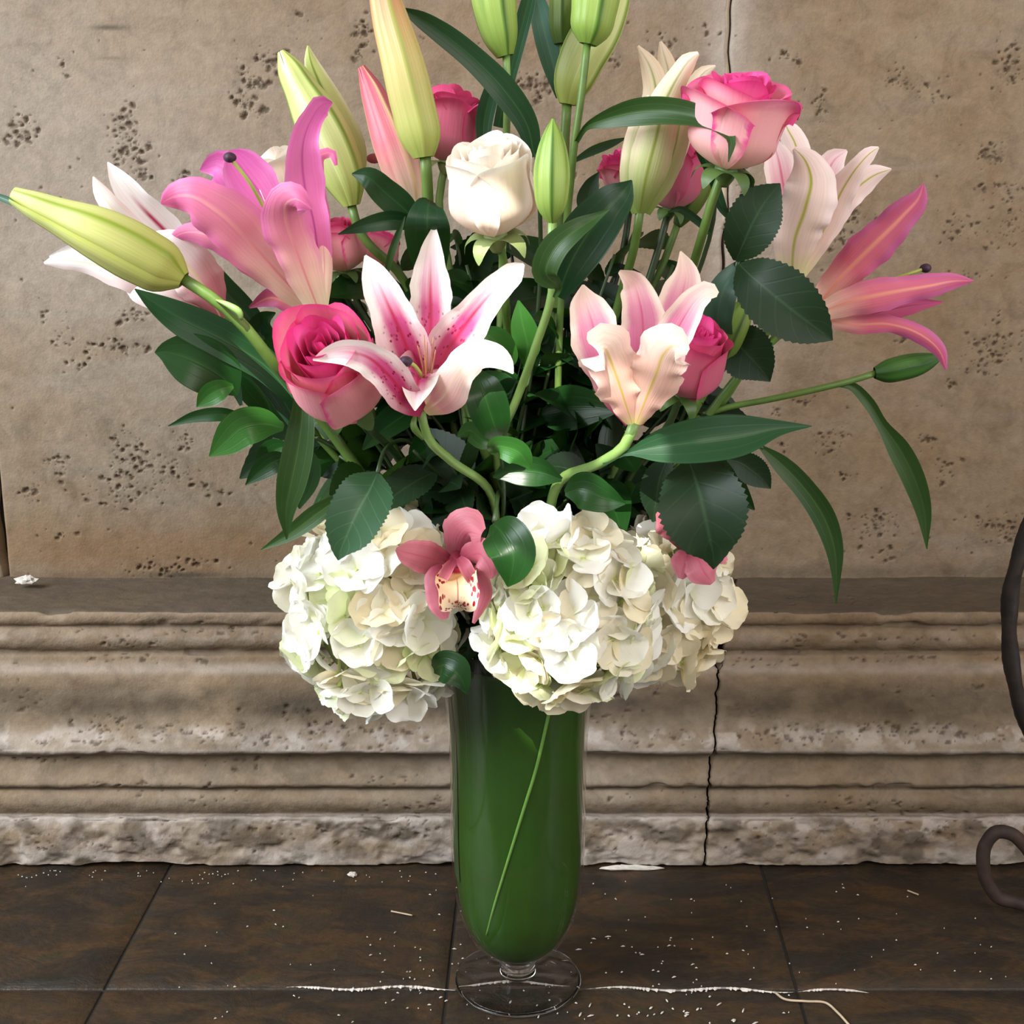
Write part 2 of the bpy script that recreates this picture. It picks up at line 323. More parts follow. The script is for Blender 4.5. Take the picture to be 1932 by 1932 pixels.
def bud_body(parent, pts, mat, spin=0, open_=0.0, n=3, nv=28, nu=13):
    """closed lily bud: three overlapping outer petals round a curved axis; pts = (px,py,Y,width) base to tip"""
    C = []
    for (x, y, Y, w) in pts:
        p = W(x, y, Y); C.append([*p, w*PX(p)/2])
    C = spline(C, nv); P = C[:, :3]; R = np.maximum(C[:, 3], .0006)
    T = nrm(np.gradient(P, axis=0)); view = nrm(CAMP-P); A = nrm(view-T*np.sum(view*T, 1, keepdims=True)); B = np.cross(T, A)
    v = np.linspace(0, 1, nv)
    for k in range(n):
        t0 = math.radians(spin)+k*2*math.pi/n; s = np.linspace(-1, 1, nu); half = math.pi/n*1.06
        V = np.zeros((nv, nu, 3))
        for j, sj in enumerate(s):
            th = t0+sj*half*(1-.25*np.maximum(v-.85, 0)/.15*.6)
            r = R*(1+.07*np.exp(-(sj/.16)**2)-.05*np.exp(-((abs(sj)-.33)/.12)**2)-.10*abs(sj)**6+.012*math.copysign(1, sj))
            r = r+open_*R.max()*np.maximum(v-.72, 0)**2*8
            V[:, j] = P+A*(r*np.cos(th))[:, None]+B*(r*np.sin(th))[:, None]
        uv = np.stack(np.meshgrid((s+1)/2, v), -1)
        mk('bud_petal', V, gridfaces(nv, nu, True), mat, parent, uv)
def rose_head(parent, base, top, Rpx, mat, mat_in=None, openness=.3, lip=.16, seed=1, sep='sepal', nsep=5, sepL=.5, squash=1.0):
    rng = random.Random(seed); b = W(*base); t = W(*top); ax = t-b; H = np.linalg.norm(ax); ax = ax/H; R = Rpx*PX(b)
    ref = nrm(np.cross(ax, np.array([.1, -1, .05]))); A = ref; B = np.cross(ax, A)
    nv, nu = 18, 15; v = np.linspace(0, 1, nv); s = np.linspace(-1, 1, nu)
    layers = [(.14, 1.0, 110, 2, 0), (.27, 1.02, 88, 3, .02), (.42, 1.03, 80, 3, .04), (.60, 1.03, 70, 4, .08), (.80, 1.0, 66, 4, lip*.7), (1.0, .95, 62, 4, lip)]
    ang = rng.random()*360
    for li, (rf, hf, half, cnt, lp) in enumerate(layers):
        for k in range(cnt):
            a0 = math.radians(ang+k*360/cnt+rng.uniform(-9, 9)); r = R*rf*rng.uniform(.95, 1.06); hh = H*hf*rng.uniform(.94, 1.03)
            V = np.zeros((nv, nu, 3)); ph = rng.random()*6
            for j, sj in enumerate(s):
                th = a0+math.radians(half)*sj*(.75+.25*np.sin(np.pi*np.minimum(v*.8, .5)))
                body = np.sin(np.minimum(v/.42, 1)*np.pi/2)**.75
                close = 1-(1-openness)*.42*np.clip((v-.42)/.58, 0, 1)**1.4*(.6+.4*rf)
                lipf = np.clip((v-.78)/.22, 0, 1)**2
                rr = r*(.12+.88*body)*close*(1+.05*abs(sj)**2*v)+R*lp*lipf*(1.15-.5*abs(sj)**2)+R*.03*lipf*np.sin(5*sj+ph)
                z = hh*(v*(1-.24*abs(sj)**3.2)+.03*np.sin(4*sj+ph)*v)-R*lp*.55*lipf**2
                V[:, j] = b+A*(rr*np.cos(th))[:, None]+B*(rr*np.sin(th))[:, None]*squash+ax*z[:, None]
            uv = np.stack(np.meshgrid((s+1)/2, v), -1)
            mk('petal', V, gridfaces(nv, nu), mat_in if (mat_in and li < 4) else mat, parent, uv)
        ang += 137.5/ max(cnt, 1)+33
    # calyx and sepals
    C = [b-ax*R*.42+A*0, b-ax*R*.2, b+ax*R*.02, b+ax*R*.1]
    tube(parent, 'calyx', C, [R*.13, R*.24, R*.27, R*.2], M[sep], 12, 10)
    for k in range(nsep):
        a0 = k*2*math.pi/nsep+rng.random()*.5; d = A*math.cos(a0)+B*math.sin(a0); L = R*sepL*2
        P = spline([b-ax*R*.05+d*R*.15, b+d*R*.5-ax*R*.02+ax*.0, b+d*R*.72-ax*L*.18, b+d*R*.78-ax*L*.42], 10)
        wv = R*.22*np.sin(np.pi*np.linspace(.25, 1, 10))**.8+.0003; cr = np.cross(d, ax)
        V = np.stack([P-cr*wv[:, None], P+ax*.0008, P+cr*wv[:, None]], 1)
        uv = np.stack(np.meshgrid([0, .5, 1], np.linspace(0, 1, 10)), -1)
        mk('sepal', V, gridfaces(10, 3), M[sep], parent, uv)
    return b, ax

# ------------------------------------------------------------------ numpy noise
_tab = np.random.RandomState(3).rand(256, 256)
def vn(x, y, o=0):
    xi = np.floor(x).astype(int); yi = np.floor(y).astype(int); fx = x-xi; fy = y-yi; fx = fx*fx*(3-2*fx); fy = fy*fy*(3-2*fy)
    g = lambda i, j: _tab[(i+o*17) % 256, (j+o*31) % 256]
    return (g(xi, yi)*(1-fx)+g(xi+1, yi)*fx)*(1-fy)+(g(xi, yi+1)*(1-fx)+g(xi+1, yi+1)*fx)*fy
def fbm(x, y, oct=4, o=0):
    r = 0; a = .5
    for k in range(oct): r = r+a*vn(x*2**k, y*2**k, o+k); a *= .5
    return r
def stamp(Hh, Pm, X, Z, pits):
    """press elliptical pits (x, z, rx, rz, angle, depth) into the height field"""
    dx = X[0, 1]-X[0, 0]; dz = Z[1, 0]-Z[0, 0]
    for (x, z, rx, rz, a, d) in pits:
        R = max(rx, rz)*1.9; i0, i1 = int((z-R-Z[0, 0])/dz), int((z+R-Z[0, 0])/dz)+2; j0, j1 = int((x-R-X[0, 0])/dx), int((x+R-X[0, 0])/dx)+2
        i0, j0 = max(i0, 0), max(j0, 0); i1, j1 = min(i1, X.shape[0]), min(j1, X.shape[1])
        if i1 <= i0 or j1 <= j0: continue
        xx = X[i0:i1, j0:j1]-x; zz = Z[i0:i1, j0:j1]-z; ca, sa = math.cos(a), math.sin(a)
        q = ((xx*ca+zz*sa)/rx)**2+((-xx*sa+zz*ca)/rz)**2
        q = q*(.35+1.5*vn(xx*700+x*999, zz*700+z*777))
        m = np.clip(1.25-q, 0, 1); m = m*m*(3-2*m)
        Hh[i0:i1, j0:j1] = np.maximum(Hh[i0:i1, j0:j1], m*d); Pm[i0:i1, j0:j1] = np.maximum(Pm[i0:i1, j0:j1], m)

# ------------------------------------------------------------------ setting: travertine wall
WY = .3215
def stone_mat(name, greyer=0.0):
    n = N(name); p = n.pos()
    a = n.noise(p, 5, 5, .6); b = n.noise(p, 16, 5, .65, .6); c = n.noise(p, 120, 5, .7)
    col = n.mix(n.ramp(a, [(.35, 0), (.65, 1)]), srgb(176, 152, 122), srgb(188, 170, 148))
    col = n.mix(n.ramp(b, [(.45, 0), (.75, .7)]), col, srgb(160, 132, 100))
    col = n.mix(n.ramp(n.noise(n.mapping(p, (3, 3, 26)), 1.0, 4, .6, .4), [(.5, 0), (.8, .45)]), col, srgb(196, 184, 168))
    col = n.mix(1.0, col, n.ramp(n.noise(p, 34, 6, .7, .8), [(.32, .74), (.5, 1.0), (.7, 1.08)]), 'MULTIPLY')
    col = n.mix(n.math('MULTIPLY', n.attr('warm'), .8), col, srgb(160, 116, 70))
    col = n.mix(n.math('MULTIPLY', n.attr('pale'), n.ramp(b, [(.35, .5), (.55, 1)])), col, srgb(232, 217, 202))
    col = n.mix(n.attr('soot_shade'), col, srgb(112, 98, 80))
    col = n.mix(1.0, col, n.ramp(c, [(.3, .84), (.7, 1.06)]), 'MULTIPLY')
    col = n.mix(n.math('MULTIPLY', n.attr('pit'), .66), col, srgb(84, 66, 50))
    col = n.mix(1.0, col, (.48, .485, .50, 1), 'MULTIPLY')
    return n.done(col, .85, .2, n.bump(n.math('ADD', c, n.noise(p, 420, 3)), .28, .0018))
M['stone'] = stone_mat('travertine'); M['mortar'] = plain('mortar', srgb(60, 50, 40), .9, 90, .4)
M['joint'] = plain('joint_filler', srgb(172, 154, 134), .9, 120, .3)
rng = random.Random(11)
def px2wall(x, y): p = W(x, y, WY); return p[0], p[2]
CL = [(40,235,26,30,26),(35,265,30,15,22),(238,228,22,30,34),(250,285,32,30,36),(225,285,16,30,16),(265,330,30,30,18),(345,342,18,15,20),(460,165,22,45,40),(490,160,32,12,24),(480,205,22,14,20),(512,112,22,22,24),
 (690,62,24,24,26),(675,105,8,14,8),(1010,170,46,36,46),(990,205,20,12,10),(1145,100,14,22,10),(1165,120,10,10,5),(252,597,24,14,26),(110,640,14,20,12),(80,600,10,10,6),(215,655,60,20,40),(150,690,20,10,8),(240,860,36,46,60),(305,890,60,36,60),(230,925,66,36,60),(95,880,36,26,24),
 (345,835,20,22,14),(60,930,26,16,18),(300,1070,62,20,40),(420,930,36,26,12),(390,1060,40,16,14),(120,1010,40,20,8),(1902,128,30,46,46),(1700,156,44,8,20),(1770,185,30,18,14),(1545,205,15,32,20),(1505,205,10,16,6),(1505,120,10,10,6),(1872,292,42,26,34),
 (1885,355,60,12,22),(1590,442,56,22,40),(1612,402,20,20,16),(1660,420,20,16,8),(1803,432,34,28,26),(1905,420,36,40,46),(1880,650,50,42,60),(1852,690,30,22,22),(1795,722,10,12,10),(1560,835,26,26,26),(1590,820,20,14,10),(1652,985,42,26,46),(1742,830,26,12,14),
 (1890,1000,52,32,54),(1782,880,22,22,14),(1595,902,20,12,12),(1510,757,16,10,10),(1470,775,10,10,6),(1480,842,10,10,5),(1655,1040,50,14,12),(1400,350,14,40,16),(1075,330,40,20,14),(1520,440,14,14,8),(1690,130,16,16,8),(1840,520,36,16,10),(1480,105,30,8,8),(1250,90,30,30,14),(1330,60,20,20,8),(1600,590,24,12,6),(1700,640,24,12,6),(560,60,40,30,6),(120,120,20,30,6),(150,480,30,20,6)]
pits = []
for (x, y, rx, ry, nn) in CL:
    for k in range(int(nn*1.3)):
        px_, py_ = rng.gauss(x, rx*.55), rng.gauss(y, ry*.55); a, b = px2wall(px_, py_); s = rng.choice([.0006, .0007, .0009, .0012, .0017, .0026])
        if y > 760 or x > 1500: s *= .86
        pits.append((a, b, s*rng.uniform(.8, 1.6), s*rng.uniform(.6, 1.1), rng.uniform(-.8, .8), s*rng.uniform(.7, 1.3)))
for k in range(420):
    a, b = rng.uniform(-.62, .62), rng.uniform(.24, .92); s = rng.choice([.0007, .0009, .0013]); pits.append((a, b, s*1.3, s, rng.uniform(-1, 1), s))
wall = mk('wall_back', [(x, y, z) for x in (-1.5, 1.5) for y in (.345, .40) for z in (0, 1.0)], [(0,1,3,2),(4,6,7,5),(0,4,5,1),(2,3,7,6),(0,2,6,4),(1,5,7,3)], M['mortar'], None, smooth=False)
tagp(wall, kind='structure')
def gauss(X, Z, x, y, rx, ry):
    a, b = px2wall(x, y); return np.exp(-((X-a)/(rx*.0005))**2-((Z-b)/(ry*.0005))**2)
def slab(x0f, x1f, z0, z1, dz=.0012):
    nz = int((z1-z0)/dz); z = np.linspace(z0, z1, nz); xm0, xm1 = x0f(z), x1f(z); nx = int((xm1.mean()-xm0.mean())/dz)
    u = np.linspace(0, 1, nx); X = xm0.mean()+(xm1.mean()-xm0.mean())*u[None, :]+0*z[:, None]; Z = z[:, None]+0*u[None, :]
    Hh = np.zeros_like(X); Pm = np.zeros_like(X); stamp(Hh, Pm, X, Z, [p for p in pits if X.min() < p[0] < X.max()])
    rel = fbm(X*9, Z*9, 4)*.004+fbm(X*60, Z*60, 3, 5)*.0012
    ex = np.minimum(X-X.min(), X.max()-X); ez = np.minimum(Z-Z.min(), Z.max()-Z); e = np.minimum(ex, ez)
    rnd = .004*np.clip(1-e/.0035, 0, 1)**2+.012*(e < 1e-6)
    Xr = X+np.where(u[None, :] < .5, (xm0-xm0.mean())[:, None], (xm1-xm1.mean())[:, None])*np.abs(2*u[None, :]-1)**8
    Yv = WY+Hh+rel-.0025+rnd
    halo = 0
    for (cx_, cy_, rx_, ry_, nn_) in CL:
        if nn_ > 14: halo = np.maximum(halo, gauss(X, Z, cx_, cy_, rx_*1.5, ry_*1.5))
    Pm = np.maximum(Pm,   .30*halo*np.clip(fbm(X*240, Z*240, 3, 21)*2.6-.9, 0, 1))
    warm = np.clip(gauss(X, Z, 300, 1040, 420, 70)*.75+gauss(X, Z, 1750, 500, 460, 420)*.28+gauss(X, Z, 960, 20, 600, 160)*.35+.12*fbm(X*12, Z*12, 3, 9), 0, 1)
    soot_shade = np.clip(gauss(X, Z, 205, 52, 34, 5)*(.9)+gauss(X, Z, 210, 110, 25, 3)*.45+gauss(X, Z, 300, 1088, 500, 9)*.35+gauss(X, Z, 1600, 1080, 500, 16)*.45+gauss(X, Z, 350, 1084, 70, 6)*.8, 0, 1)  # dark smears, and darker bands along the wall foot
    pale = np.clip(gauss(X, Z, 1370, 250, 40, 420)*.8+gauss(X, Z, 250, 400, 400, 360)*.35+gauss(X, Z, 1440, 560, 40, 300)*.4, 0, 1)
    mk('travertine_slab', np.stack([Xr, Yv, Z], -1), gridfaces(nz, nx), M['stone'], wall, attrs=dict(pit=Pm, warm=warm, soot_shade=soot_shade, pale=pale))
JX = px2wall(1374, 200)[0]; LX = px2wall(4, 1000)[0]
wob = lambda z, k: .0022*np.sin(z*23+k)+.0016*np.sin(z*61+2*k)+.0009*np.sin(z*150+k)
ZL = .2395
slab(lambda z: LX+.0015+0*z, lambda z: JX-.0004+wob(z, 1), ZL-.004, .93)
slab(lambda z: JX+.0005+wob(z, 1), lambda z: .60+0*z, ZL-.004, .93)
slab(lambda z: -1.4+0*z, lambda z: LX-.004+wob(z, 3), ZL-.004, .93, .003)
slab(lambda z: .6015+0*z, lambda z: 1.4+0*z, ZL-.004, .93, .003)
tube(wall, 'joint_filler', [(JX-.0035+wob(z, 1), WY+.0026, z) for z in np.linspace(.58, .92, 40)], [.0036]*40, M['joint'], 8)

# ------------------------------------------------------------------ setting: moulded stone base
PROF = [(1090,.345),(1120,.262),(1152,.212),(1156,.209),(1160,.208),(1174,.208),(1178,.211),(1181,.215),(1184,.212),(1190,.208),(1202,.205),(1214,.205),(1222,.208),(1228,.214),(1231,.214),(1234,.209),(1240,.208),(1250,.208),(1256,.205),(1266,.199),
 (1285,.196),(1315,.1945),(1345,.193),(1375,.189),(1400,.182),(1414,.178),(1419,.177),(1422,.178),(1425,.190),(1430,.191),(1445,.190),(1462,.187),(1478,.182),(1482,.181),(1485,.182),(1488,.189),(1491,.188),(1498,.184),(1510,.181),(1522,.182),(1532,.186),(1537,.188),(1540,.182),(1545,.179),(1560,.178),(1600,.178),(1634,.179)]
def prof_pts():
    out = []
    for py, Y in PROF:
        p = W(966, py, Y); out.append((Y, p[2]))
    out[0] = (.345, ZL+.0005); out[1] = (.262, ZL); out[2] = (.212, ZL); return np.array(out)
PP = prof_pts(); sl = np.r_[0, np.cumsum(np.linalg.norm(np.diff(PP, axis=0), axis=1))]
base = mk('baseboard_back', [(x, y, z) for x in (-1.45, 1.45) for y in (.24, .34) for z in (0, .232)], [(0,1,3,2),(4,6,7,5),(0,4,5,1),(2,3,7,6),(0,2,6,4),(1,5,7,3)], M['mortar'], None, smooth=False)
tagp(base, kind='structure')
def s_of_py(py):
    i = np.interp(py, [a for a, _ in PROF], np.arange(len(PROF))); return np.interp(i, np.arange(len(PROF)), sl)
bp = []
def bcl(x, y, rx, ry, nn, big=1.0):
    for k in range(int(nn*.7)):
        px_, py_ = rng.gauss(x, rx*.6), min(max(rng.gauss(y, ry*.55), 1092), 1625); s = rng.choice([.0007, .0009, .0013, .0021])*big
        Yq = np.interp(py_, [a for a, _ in PROF], [b for _, b in PROF]); X = W(px_, py_, Yq)[0]
        bp.append((X, s_of_py(py_), s*rng.uniform(.9, 2.0), s*rng.uniform(.5, 1.0), rng.uniform(-.5, .5), s*rng.uniform(.6, 1.1)))
for c in [(450,1185,120,14,40),(200,1200,60,16,16),(250,1215,50,14,20),(260,1240,60,14,20),(390,1246,30,10,8),(30,1300,40,40,14),(60,1330,30,16,10),(210,1370,50,26,50),(150,1395,90,14,30),(310,1378,40,20,24),(440,1385,100,20,60),(560,1340,60,22,30),(620,1390,120,20,60),(760,1385,60,26,40),
          (70,1432,120,6,18),(480,1440,80,12,20),(230,1482,60,8,16),(420,1485,100,6,24),(310,1505,60,20,12),(420,1515,60,16,14),(80,1545,160,6,20),(450,1545,160,6,20),(280,1590,160,26,60),(90,1585,80,30,24),(600,1570,160,24,40),(800,1520,80,20,40),(720,1470,80,12,20),(700,1250,80,30,30),(800,1560,60,26,40),
          (1480,1130,120,16,50),(1650,1120,120,20,20),(1700,1205,140,14,30),(1500,1205,80,14,14),(1450,1245,90,10,26),(1680,1240,160,10,40),(1500,1385,90,16,60),(1650,1380,100,16,40),(1830,1385,90,20,60),(1700,1370,40,20,20),(1700,1300,60,14,8),(1850,1290,20,20,10),(1180,1360,80,30,40),(1250,1390,80,16,30),(1180,1300,80,16,14),
          (1220,1500,100,12,20),(1640,1510,160,16,20),(1700,1535,160,10,40),(1500,1580,160,26,30),(1200,1580,100,24,30),(1800,1560,100,16,30),(1600,1600,120,16,16),(1130,1545,40,10,10)]: bcl(*c)
def jx(sv): # broken joint edge between the two base stones, as X at a position down the profile
    pys = [1090,1160,1200,1250,1262,1320,1400,1425,1480,1540,1630]; xs = [1392,1372,1370,1362,1356,1353,1350,1344,1339,1336,1331]
    out = []
    for q, x in zip(pys, xs):
        Yq = np.interp(q, [a for a, _ in PROF], [b for _, b in PROF]); out.append(W(x, q, Yq)[0])
    return np.interp(sv, s_of_py(np.array(pys)), out)
def block(left, nx, x_in):
    ns = 250; sv = np.linspace(0, sl[-1], ns); Yp = np.interp(sv, sl, PP[:, 0]); Zp = np.interp(sv, sl, PP[:, 1])
    k = np.ones(5)/5; Yp = np.convolve(np.pad(Yp, 2, 'edge'), k, 'valid'); Zp = np.convolve(np.pad(Zp, 2, 'edge'), k, 'valid')
    e = jx(sv)+.0022*(vn(sv*120, sv*0, 3)-.5)+.0012*(vn(sv*420, sv*0, 5)-.5)
    if left: a_, b_ = s_of_py(1168), s_of_py(1259); e = e-.0085*np.clip((sv-a_)/.003, 0, 1)*np.clip((b_-sv)/.004, 0, 1)
    u = (np.r_[np.linspace(0, .46, 61)[:-1], np.linspace(.46, 1, nx)] if left else np.r_[np.linspace(0, .385, nx)[:-1], np.linspace(.385, 1, 60)])[None, :]; dn = slice(60, None) if left else slice(0, nx-1); n0 = nx; nx = u.shape[1]
    X = (x_in+(e[:, None]-.0011-x_in)*u) if left else (e[:, None]+.0006+(x_in-e[:, None])*u)
    Sg = sv[:, None]+0*u; Xm = X.mean(0)[None, :]+0*Sg
    Hh = np.zeros_like(X); Pm = np.zeros_like(X); stamp(Hh[:, dn], Pm[:, dn], Xm[:, dn], Sg[:, dn], bp)
    rel = (fbm(X*70, Sg*110, 4, 2)-.45)*.0030+(fbm(X*14, Sg*20, 3, 4)-.45)*.004
    # knocked-off arrises
    edges = s_of_py(np.array([1156, 1178, 1230, 1420, 1484, 1541])); chip = 0
    for q, eq in enumerate(edges):
        chip = chip+np.exp(-((Sg-eq)/.006)**2)*np.clip(fbm(X*26+q*7, Sg*30, 3, q)-.52, 0, 1)*.028
    plinth = np.clip((Sg-s_of_py(1541))/.004, 0, 1); rough = plinth*np.clip(fbm(X*45, Sg*70, 4, 8)-.42, 0, 1)*.014
    de = np.abs(X-e[:, None]); edge = .006*np.clip(1-de/.003, 0, 1)**2
    low = np.clip((fbm(X*9+3, Sg*0, 3, 6)-.47)*6, 0, 1)*.0035
    T_ = np.stack([np.gradient(Yp), np.gradient(Zp)], -1); T_ /= np.linalg.norm(T_, axis=1, keepdims=True); nY, nZ = T_[:, 1], -T_[:, 0]
    d = -(Hh+chip+rough+edge)+rel*.6
    Yv = Yp[:, None]+(nY[:, None])*d*1.0; Zv = Zp[:, None]+nZ[:, None]*d
    Zv = Zv+np.clip((Sg-s_of_py(1600))/(sl[-1]-s_of_py(1600)), 0, 1)*low
    Zv = np.maximum(Zv, .0002)
    pyq = np.interp(Sg, sl, [a for a, _ in PROF])
    nz1 = fbm(X*30, Sg*45, 4, 12)
    g = lambda c, w: np.exp(-((pyq-c)/w)**2)
    soot_shade = np.clip((pyq < 1154)*(.75+.3*nz1)+.8*g(1326, 36)*(.4+nz1)+.55*g(1181, 3)+.5*g(1230, 3)+.4*g(1428, 8)+.6*g(1486, 4)+.5*g(1534, 6)+plinth*np.clip(nz1-.5, 0, 1)*1.2, 0, 1)  # ledge grime and mottling, plus shade painted into the cyma and grooves
    pale = np.clip(g(1393, 20)*np.clip(nz1*2.6-.8, 0, 1)+g(1262, 10)*.5+g(1418, 5)*.6+g(1543, 7)*.9+plinth*np.clip(nz1*2-.6, 0, 1)*.8+chip*40, 0, 1)  # powdery patches and flaking, plus highlights painted on the shoulder and cyma edge
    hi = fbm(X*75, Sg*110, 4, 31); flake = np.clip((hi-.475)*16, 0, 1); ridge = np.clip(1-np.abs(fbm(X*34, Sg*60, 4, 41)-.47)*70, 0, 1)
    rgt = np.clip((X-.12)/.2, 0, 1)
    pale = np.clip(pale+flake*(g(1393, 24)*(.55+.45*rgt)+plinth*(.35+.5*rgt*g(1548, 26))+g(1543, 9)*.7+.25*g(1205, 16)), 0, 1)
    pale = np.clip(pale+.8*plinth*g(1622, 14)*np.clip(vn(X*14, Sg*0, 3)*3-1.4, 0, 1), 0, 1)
    blot = np.clip((fbm(X*40, Sg*60, 4, 51)-.5)*9, 0, 1)
    soot_shade = np.clip(soot_shade+ridge*np.clip(fbm(X*9, Sg*20, 2, 61)*4-1.8, 0, 1)*.75+blot*plinth*.45+blot*.22*(pyq > 1156), 0, 1)
    warm = np.clip(.35*(pyq > 1156)*(pyq < 1300)*vn(X*6, Sg*20, 2)+plinth*.4*np.clip(fbm(X*11, Sg*30, 3, 15)-.4, 0, 1)*2+.1, 0, 1)
    V = np.stack([X, Yv, Zv], -1)
    V = np.concatenate([V, ] , 0); f = gridfaces(ns, nx, True)
    # return face of the joint
    col_ = -1 if left else 0; ret = V[:, col_].copy(); ret[:, 1] = .30; nb = ns*nx
    idx = (np.arange(ns)*nx+(nx-1 if left else 0)); a = idx[:-1]; b = idx[1:]; c = nb+np.arange(1, ns); dd = nb+np.arange(ns-1)
    rf = np.stack([a, b, c, dd], -1); f = np.concatenate([f, rf if not left else rf[:, ::-1]])
    ex = lambda A_, v=0: np.r_[A_.ravel(), np.full(ns, v)]
    mk('moulded_stone', np.concatenate([V.reshape(-1, 3), ret]), f, M['stone'], base, attrs=dict(pit=ex(Pm, .6), warm=ex(warm), soot_shade=ex(soot_shade, .5), pale=ex(pale)))
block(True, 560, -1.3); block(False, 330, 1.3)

# ------------------------------------------------------------------ setting: slate floor
def slate(name):
    n = N(name); p = n.pos(); oi = n.new('ShaderNodeObjectInfo').outputs['Random']
    q = n.new('ShaderNodeMapping'); n.put(q.inputs[0], p); cmb = n.new('ShaderNodeCombineXYZ'); n.put(cmb.inputs[0], n.math('MULTIPLY', oi, 9)); n.put(cmb.inputs[1], n.math('MULTIPLY', oi, 5)); n.put(q.inputs['Location'], cmb.outputs[0])
    p = q.outputs[0]
    a = n.noise(n.mapping(p, (9, 16, 9)), 1.0, 6, .62, 1.4); b = n.noise(n.mapping(p, (22, 38, 9)), 1.0, 6, .65, 1.0); c = n.noise(p, 160, 4, .7)
    col = n.ramp(a, [(.30, srgb(44, 41, 36)), (.45, srgb(64, 52, 40)), (.56, srgb(94, 70, 46)), (.68, srgb(70, 66, 46))])
    col = n.mix(n.ramp(b, [(.4, 0), (.65, .8)]), col, srgb(56, 50, 42))
    col = n.mix(n.ramp(n.noise(n.mapping(p, (5, 9, 3)), 1.0, 4), [(.55, 0), (.75, .7)]), col, srgb(92, 68, 44))
    col = n.mix(1.0, col, n.ramp(c, [(.3, .75), (.7, 1.1)]), 'MULTIPLY')
    col = n.mix(1.0, col, (.50, .49, .48, 1), 'MULTIPLY')
    return n.done(col, n.ramp(b, [(.3, .42), (.7, .62)]), .35, n.bump(n.math('ADD', n.math('MULTIPLY', b, 1.4), n.math('MULTIPLY', c, .3)), .45, .004))
M['slate'] = slate('slate'); M['grout'] = plain('grout', srgb(30, 27, 23), .9, 100, .3)
M['plaster'] = plain('plaster_white', srgb(198, 190, 182), .9, 200, .25)
floor = mk('floor', [(x, y, z) for x in (-1.5, 1.5) for y in (-.9, .4) for z in (-.03, -.0022)], [(0,1,3,2),(4,6,7,5),(0,4,5,1),(2,3,7,6),(0,2,6,4),(1,5,7,3)], M['grout'], None, smooth=False)
tagp(floor, kind='structure')
rowY = WF(966, 1866)[1]
J = [(WF(318, 1640), WF(197, 1864)), (WF(862, 1700), WF(836, 1928)), (WF(1452, 1690), WF(1503, 1864))]
def jxy(k, y):
    if k == 0: return jxy(1, y)*0+jxy(1, y)-2*(jxy(2, y)-jxy(1, y))*.985 if False else J[0][0][0]+(J[0][1][0]-J[0][0][0])*(y-J[0][0][1])/(J[0][1][1]-J[0][0][1])-.0
    a, b = J[k]; return a[0]+(b[0]-a[0])*(y-a[1])/(b[1]-a[1])
def tile(x0, x1, y0, y1):
    g = .0011; nx, ny = 24, 14
    ed_ = lambda a, b, n: np.r_[a, a+.0009, np.linspace(a, b, n-2)[1:-1], b-.0009, b]
    yy = ed_(y0+g, y1-g, ny); V = []
    for y in yy:
        xs = ed_(x0(y)+g, x1(y)-g, nx); V.append(np.stack([xs, 0*xs+y, -.0006+.0009*(fbm(xs*18, 0*xs+y*18, 4, 3)-.5)], -1))
    V = np.array(V); low = V.copy(); ed = np.zeros((ny, nx), bool); ed[0] = ed[-1] = True; ed[:, 0] = ed[:, -1] = True
    V[ed, 2] -= .0009; f = gridfaces(ny, nx).tolist(); vs = V.reshape(-1, 3).tolist()
    ring = [j for j in range(nx)]+[i*nx+nx-1 for i in range(1, ny)]+[(ny-1)*nx+j for j in range(nx-2, -1, -1)]+[i*nx for i in range(ny-2, 0, -1)]
    o = len(vs); vs += [[*vs[r][:2], -.01] for r in ring]; m = len(ring)
    f += [[ring[i], o+i, o+(i+1) % m, ring[(i+1) % m]] for i in range(m)]
    mk('floor_tile', vs, f, M['slate'], floor, smooth=True)
cols = [lambda y: -.95+0*y, lambda y: jxy(0, y), lambda y: jxy(1, y), lambda y: jxy(2, y), lambda y: .62+0*y, lambda y: 1.2+0*y]
for a in range(5):
    tile(cols[a], cols[a+1], rowY, .215); tile(cols[a], cols[a+1], rowY-.25, rowY)
# crumbled white mortar along the joint
def crust(xa, xb, w, seed):
    r = np.random.RandomState(seed); n = int((xb-xa)/3); xs = np.linspace(xa, xb, n); V = []
    dense = np.clip(np.sin(np.linspace(0, np.pi, n))*1.6, 0, 1)
    for i, x in enumerate(xs):
        p = WF(x, 1866+3*math.sin(x*.031)+(x > 1100)*(x-1100)*.012-(x > 860)*(x < 1100)*4); h = w*dense[i]*r.choice([.0, .1, .4, .7, 1.6])*.00040
        V += [(p[0], p[1]-h, .0003), (p[0], p[1]+h*.2, .0014*dense[i]+.0004), (p[0], p[1]+h, .0003)]
    f = [];
    for i in range(n-1):
        for j in range(2): a = i*3+j; f.append((a, a+3, a+4, a+1))
    mk('mortar_crust', V, f, M['plaster'], floor, smooth=False)
crust(540, 860, 3.6, 1); crust(862, 1075, 2.4, 2); crust(1105, 1500, 3.6, 3); crust(1505, 1640, 1.8, 4)
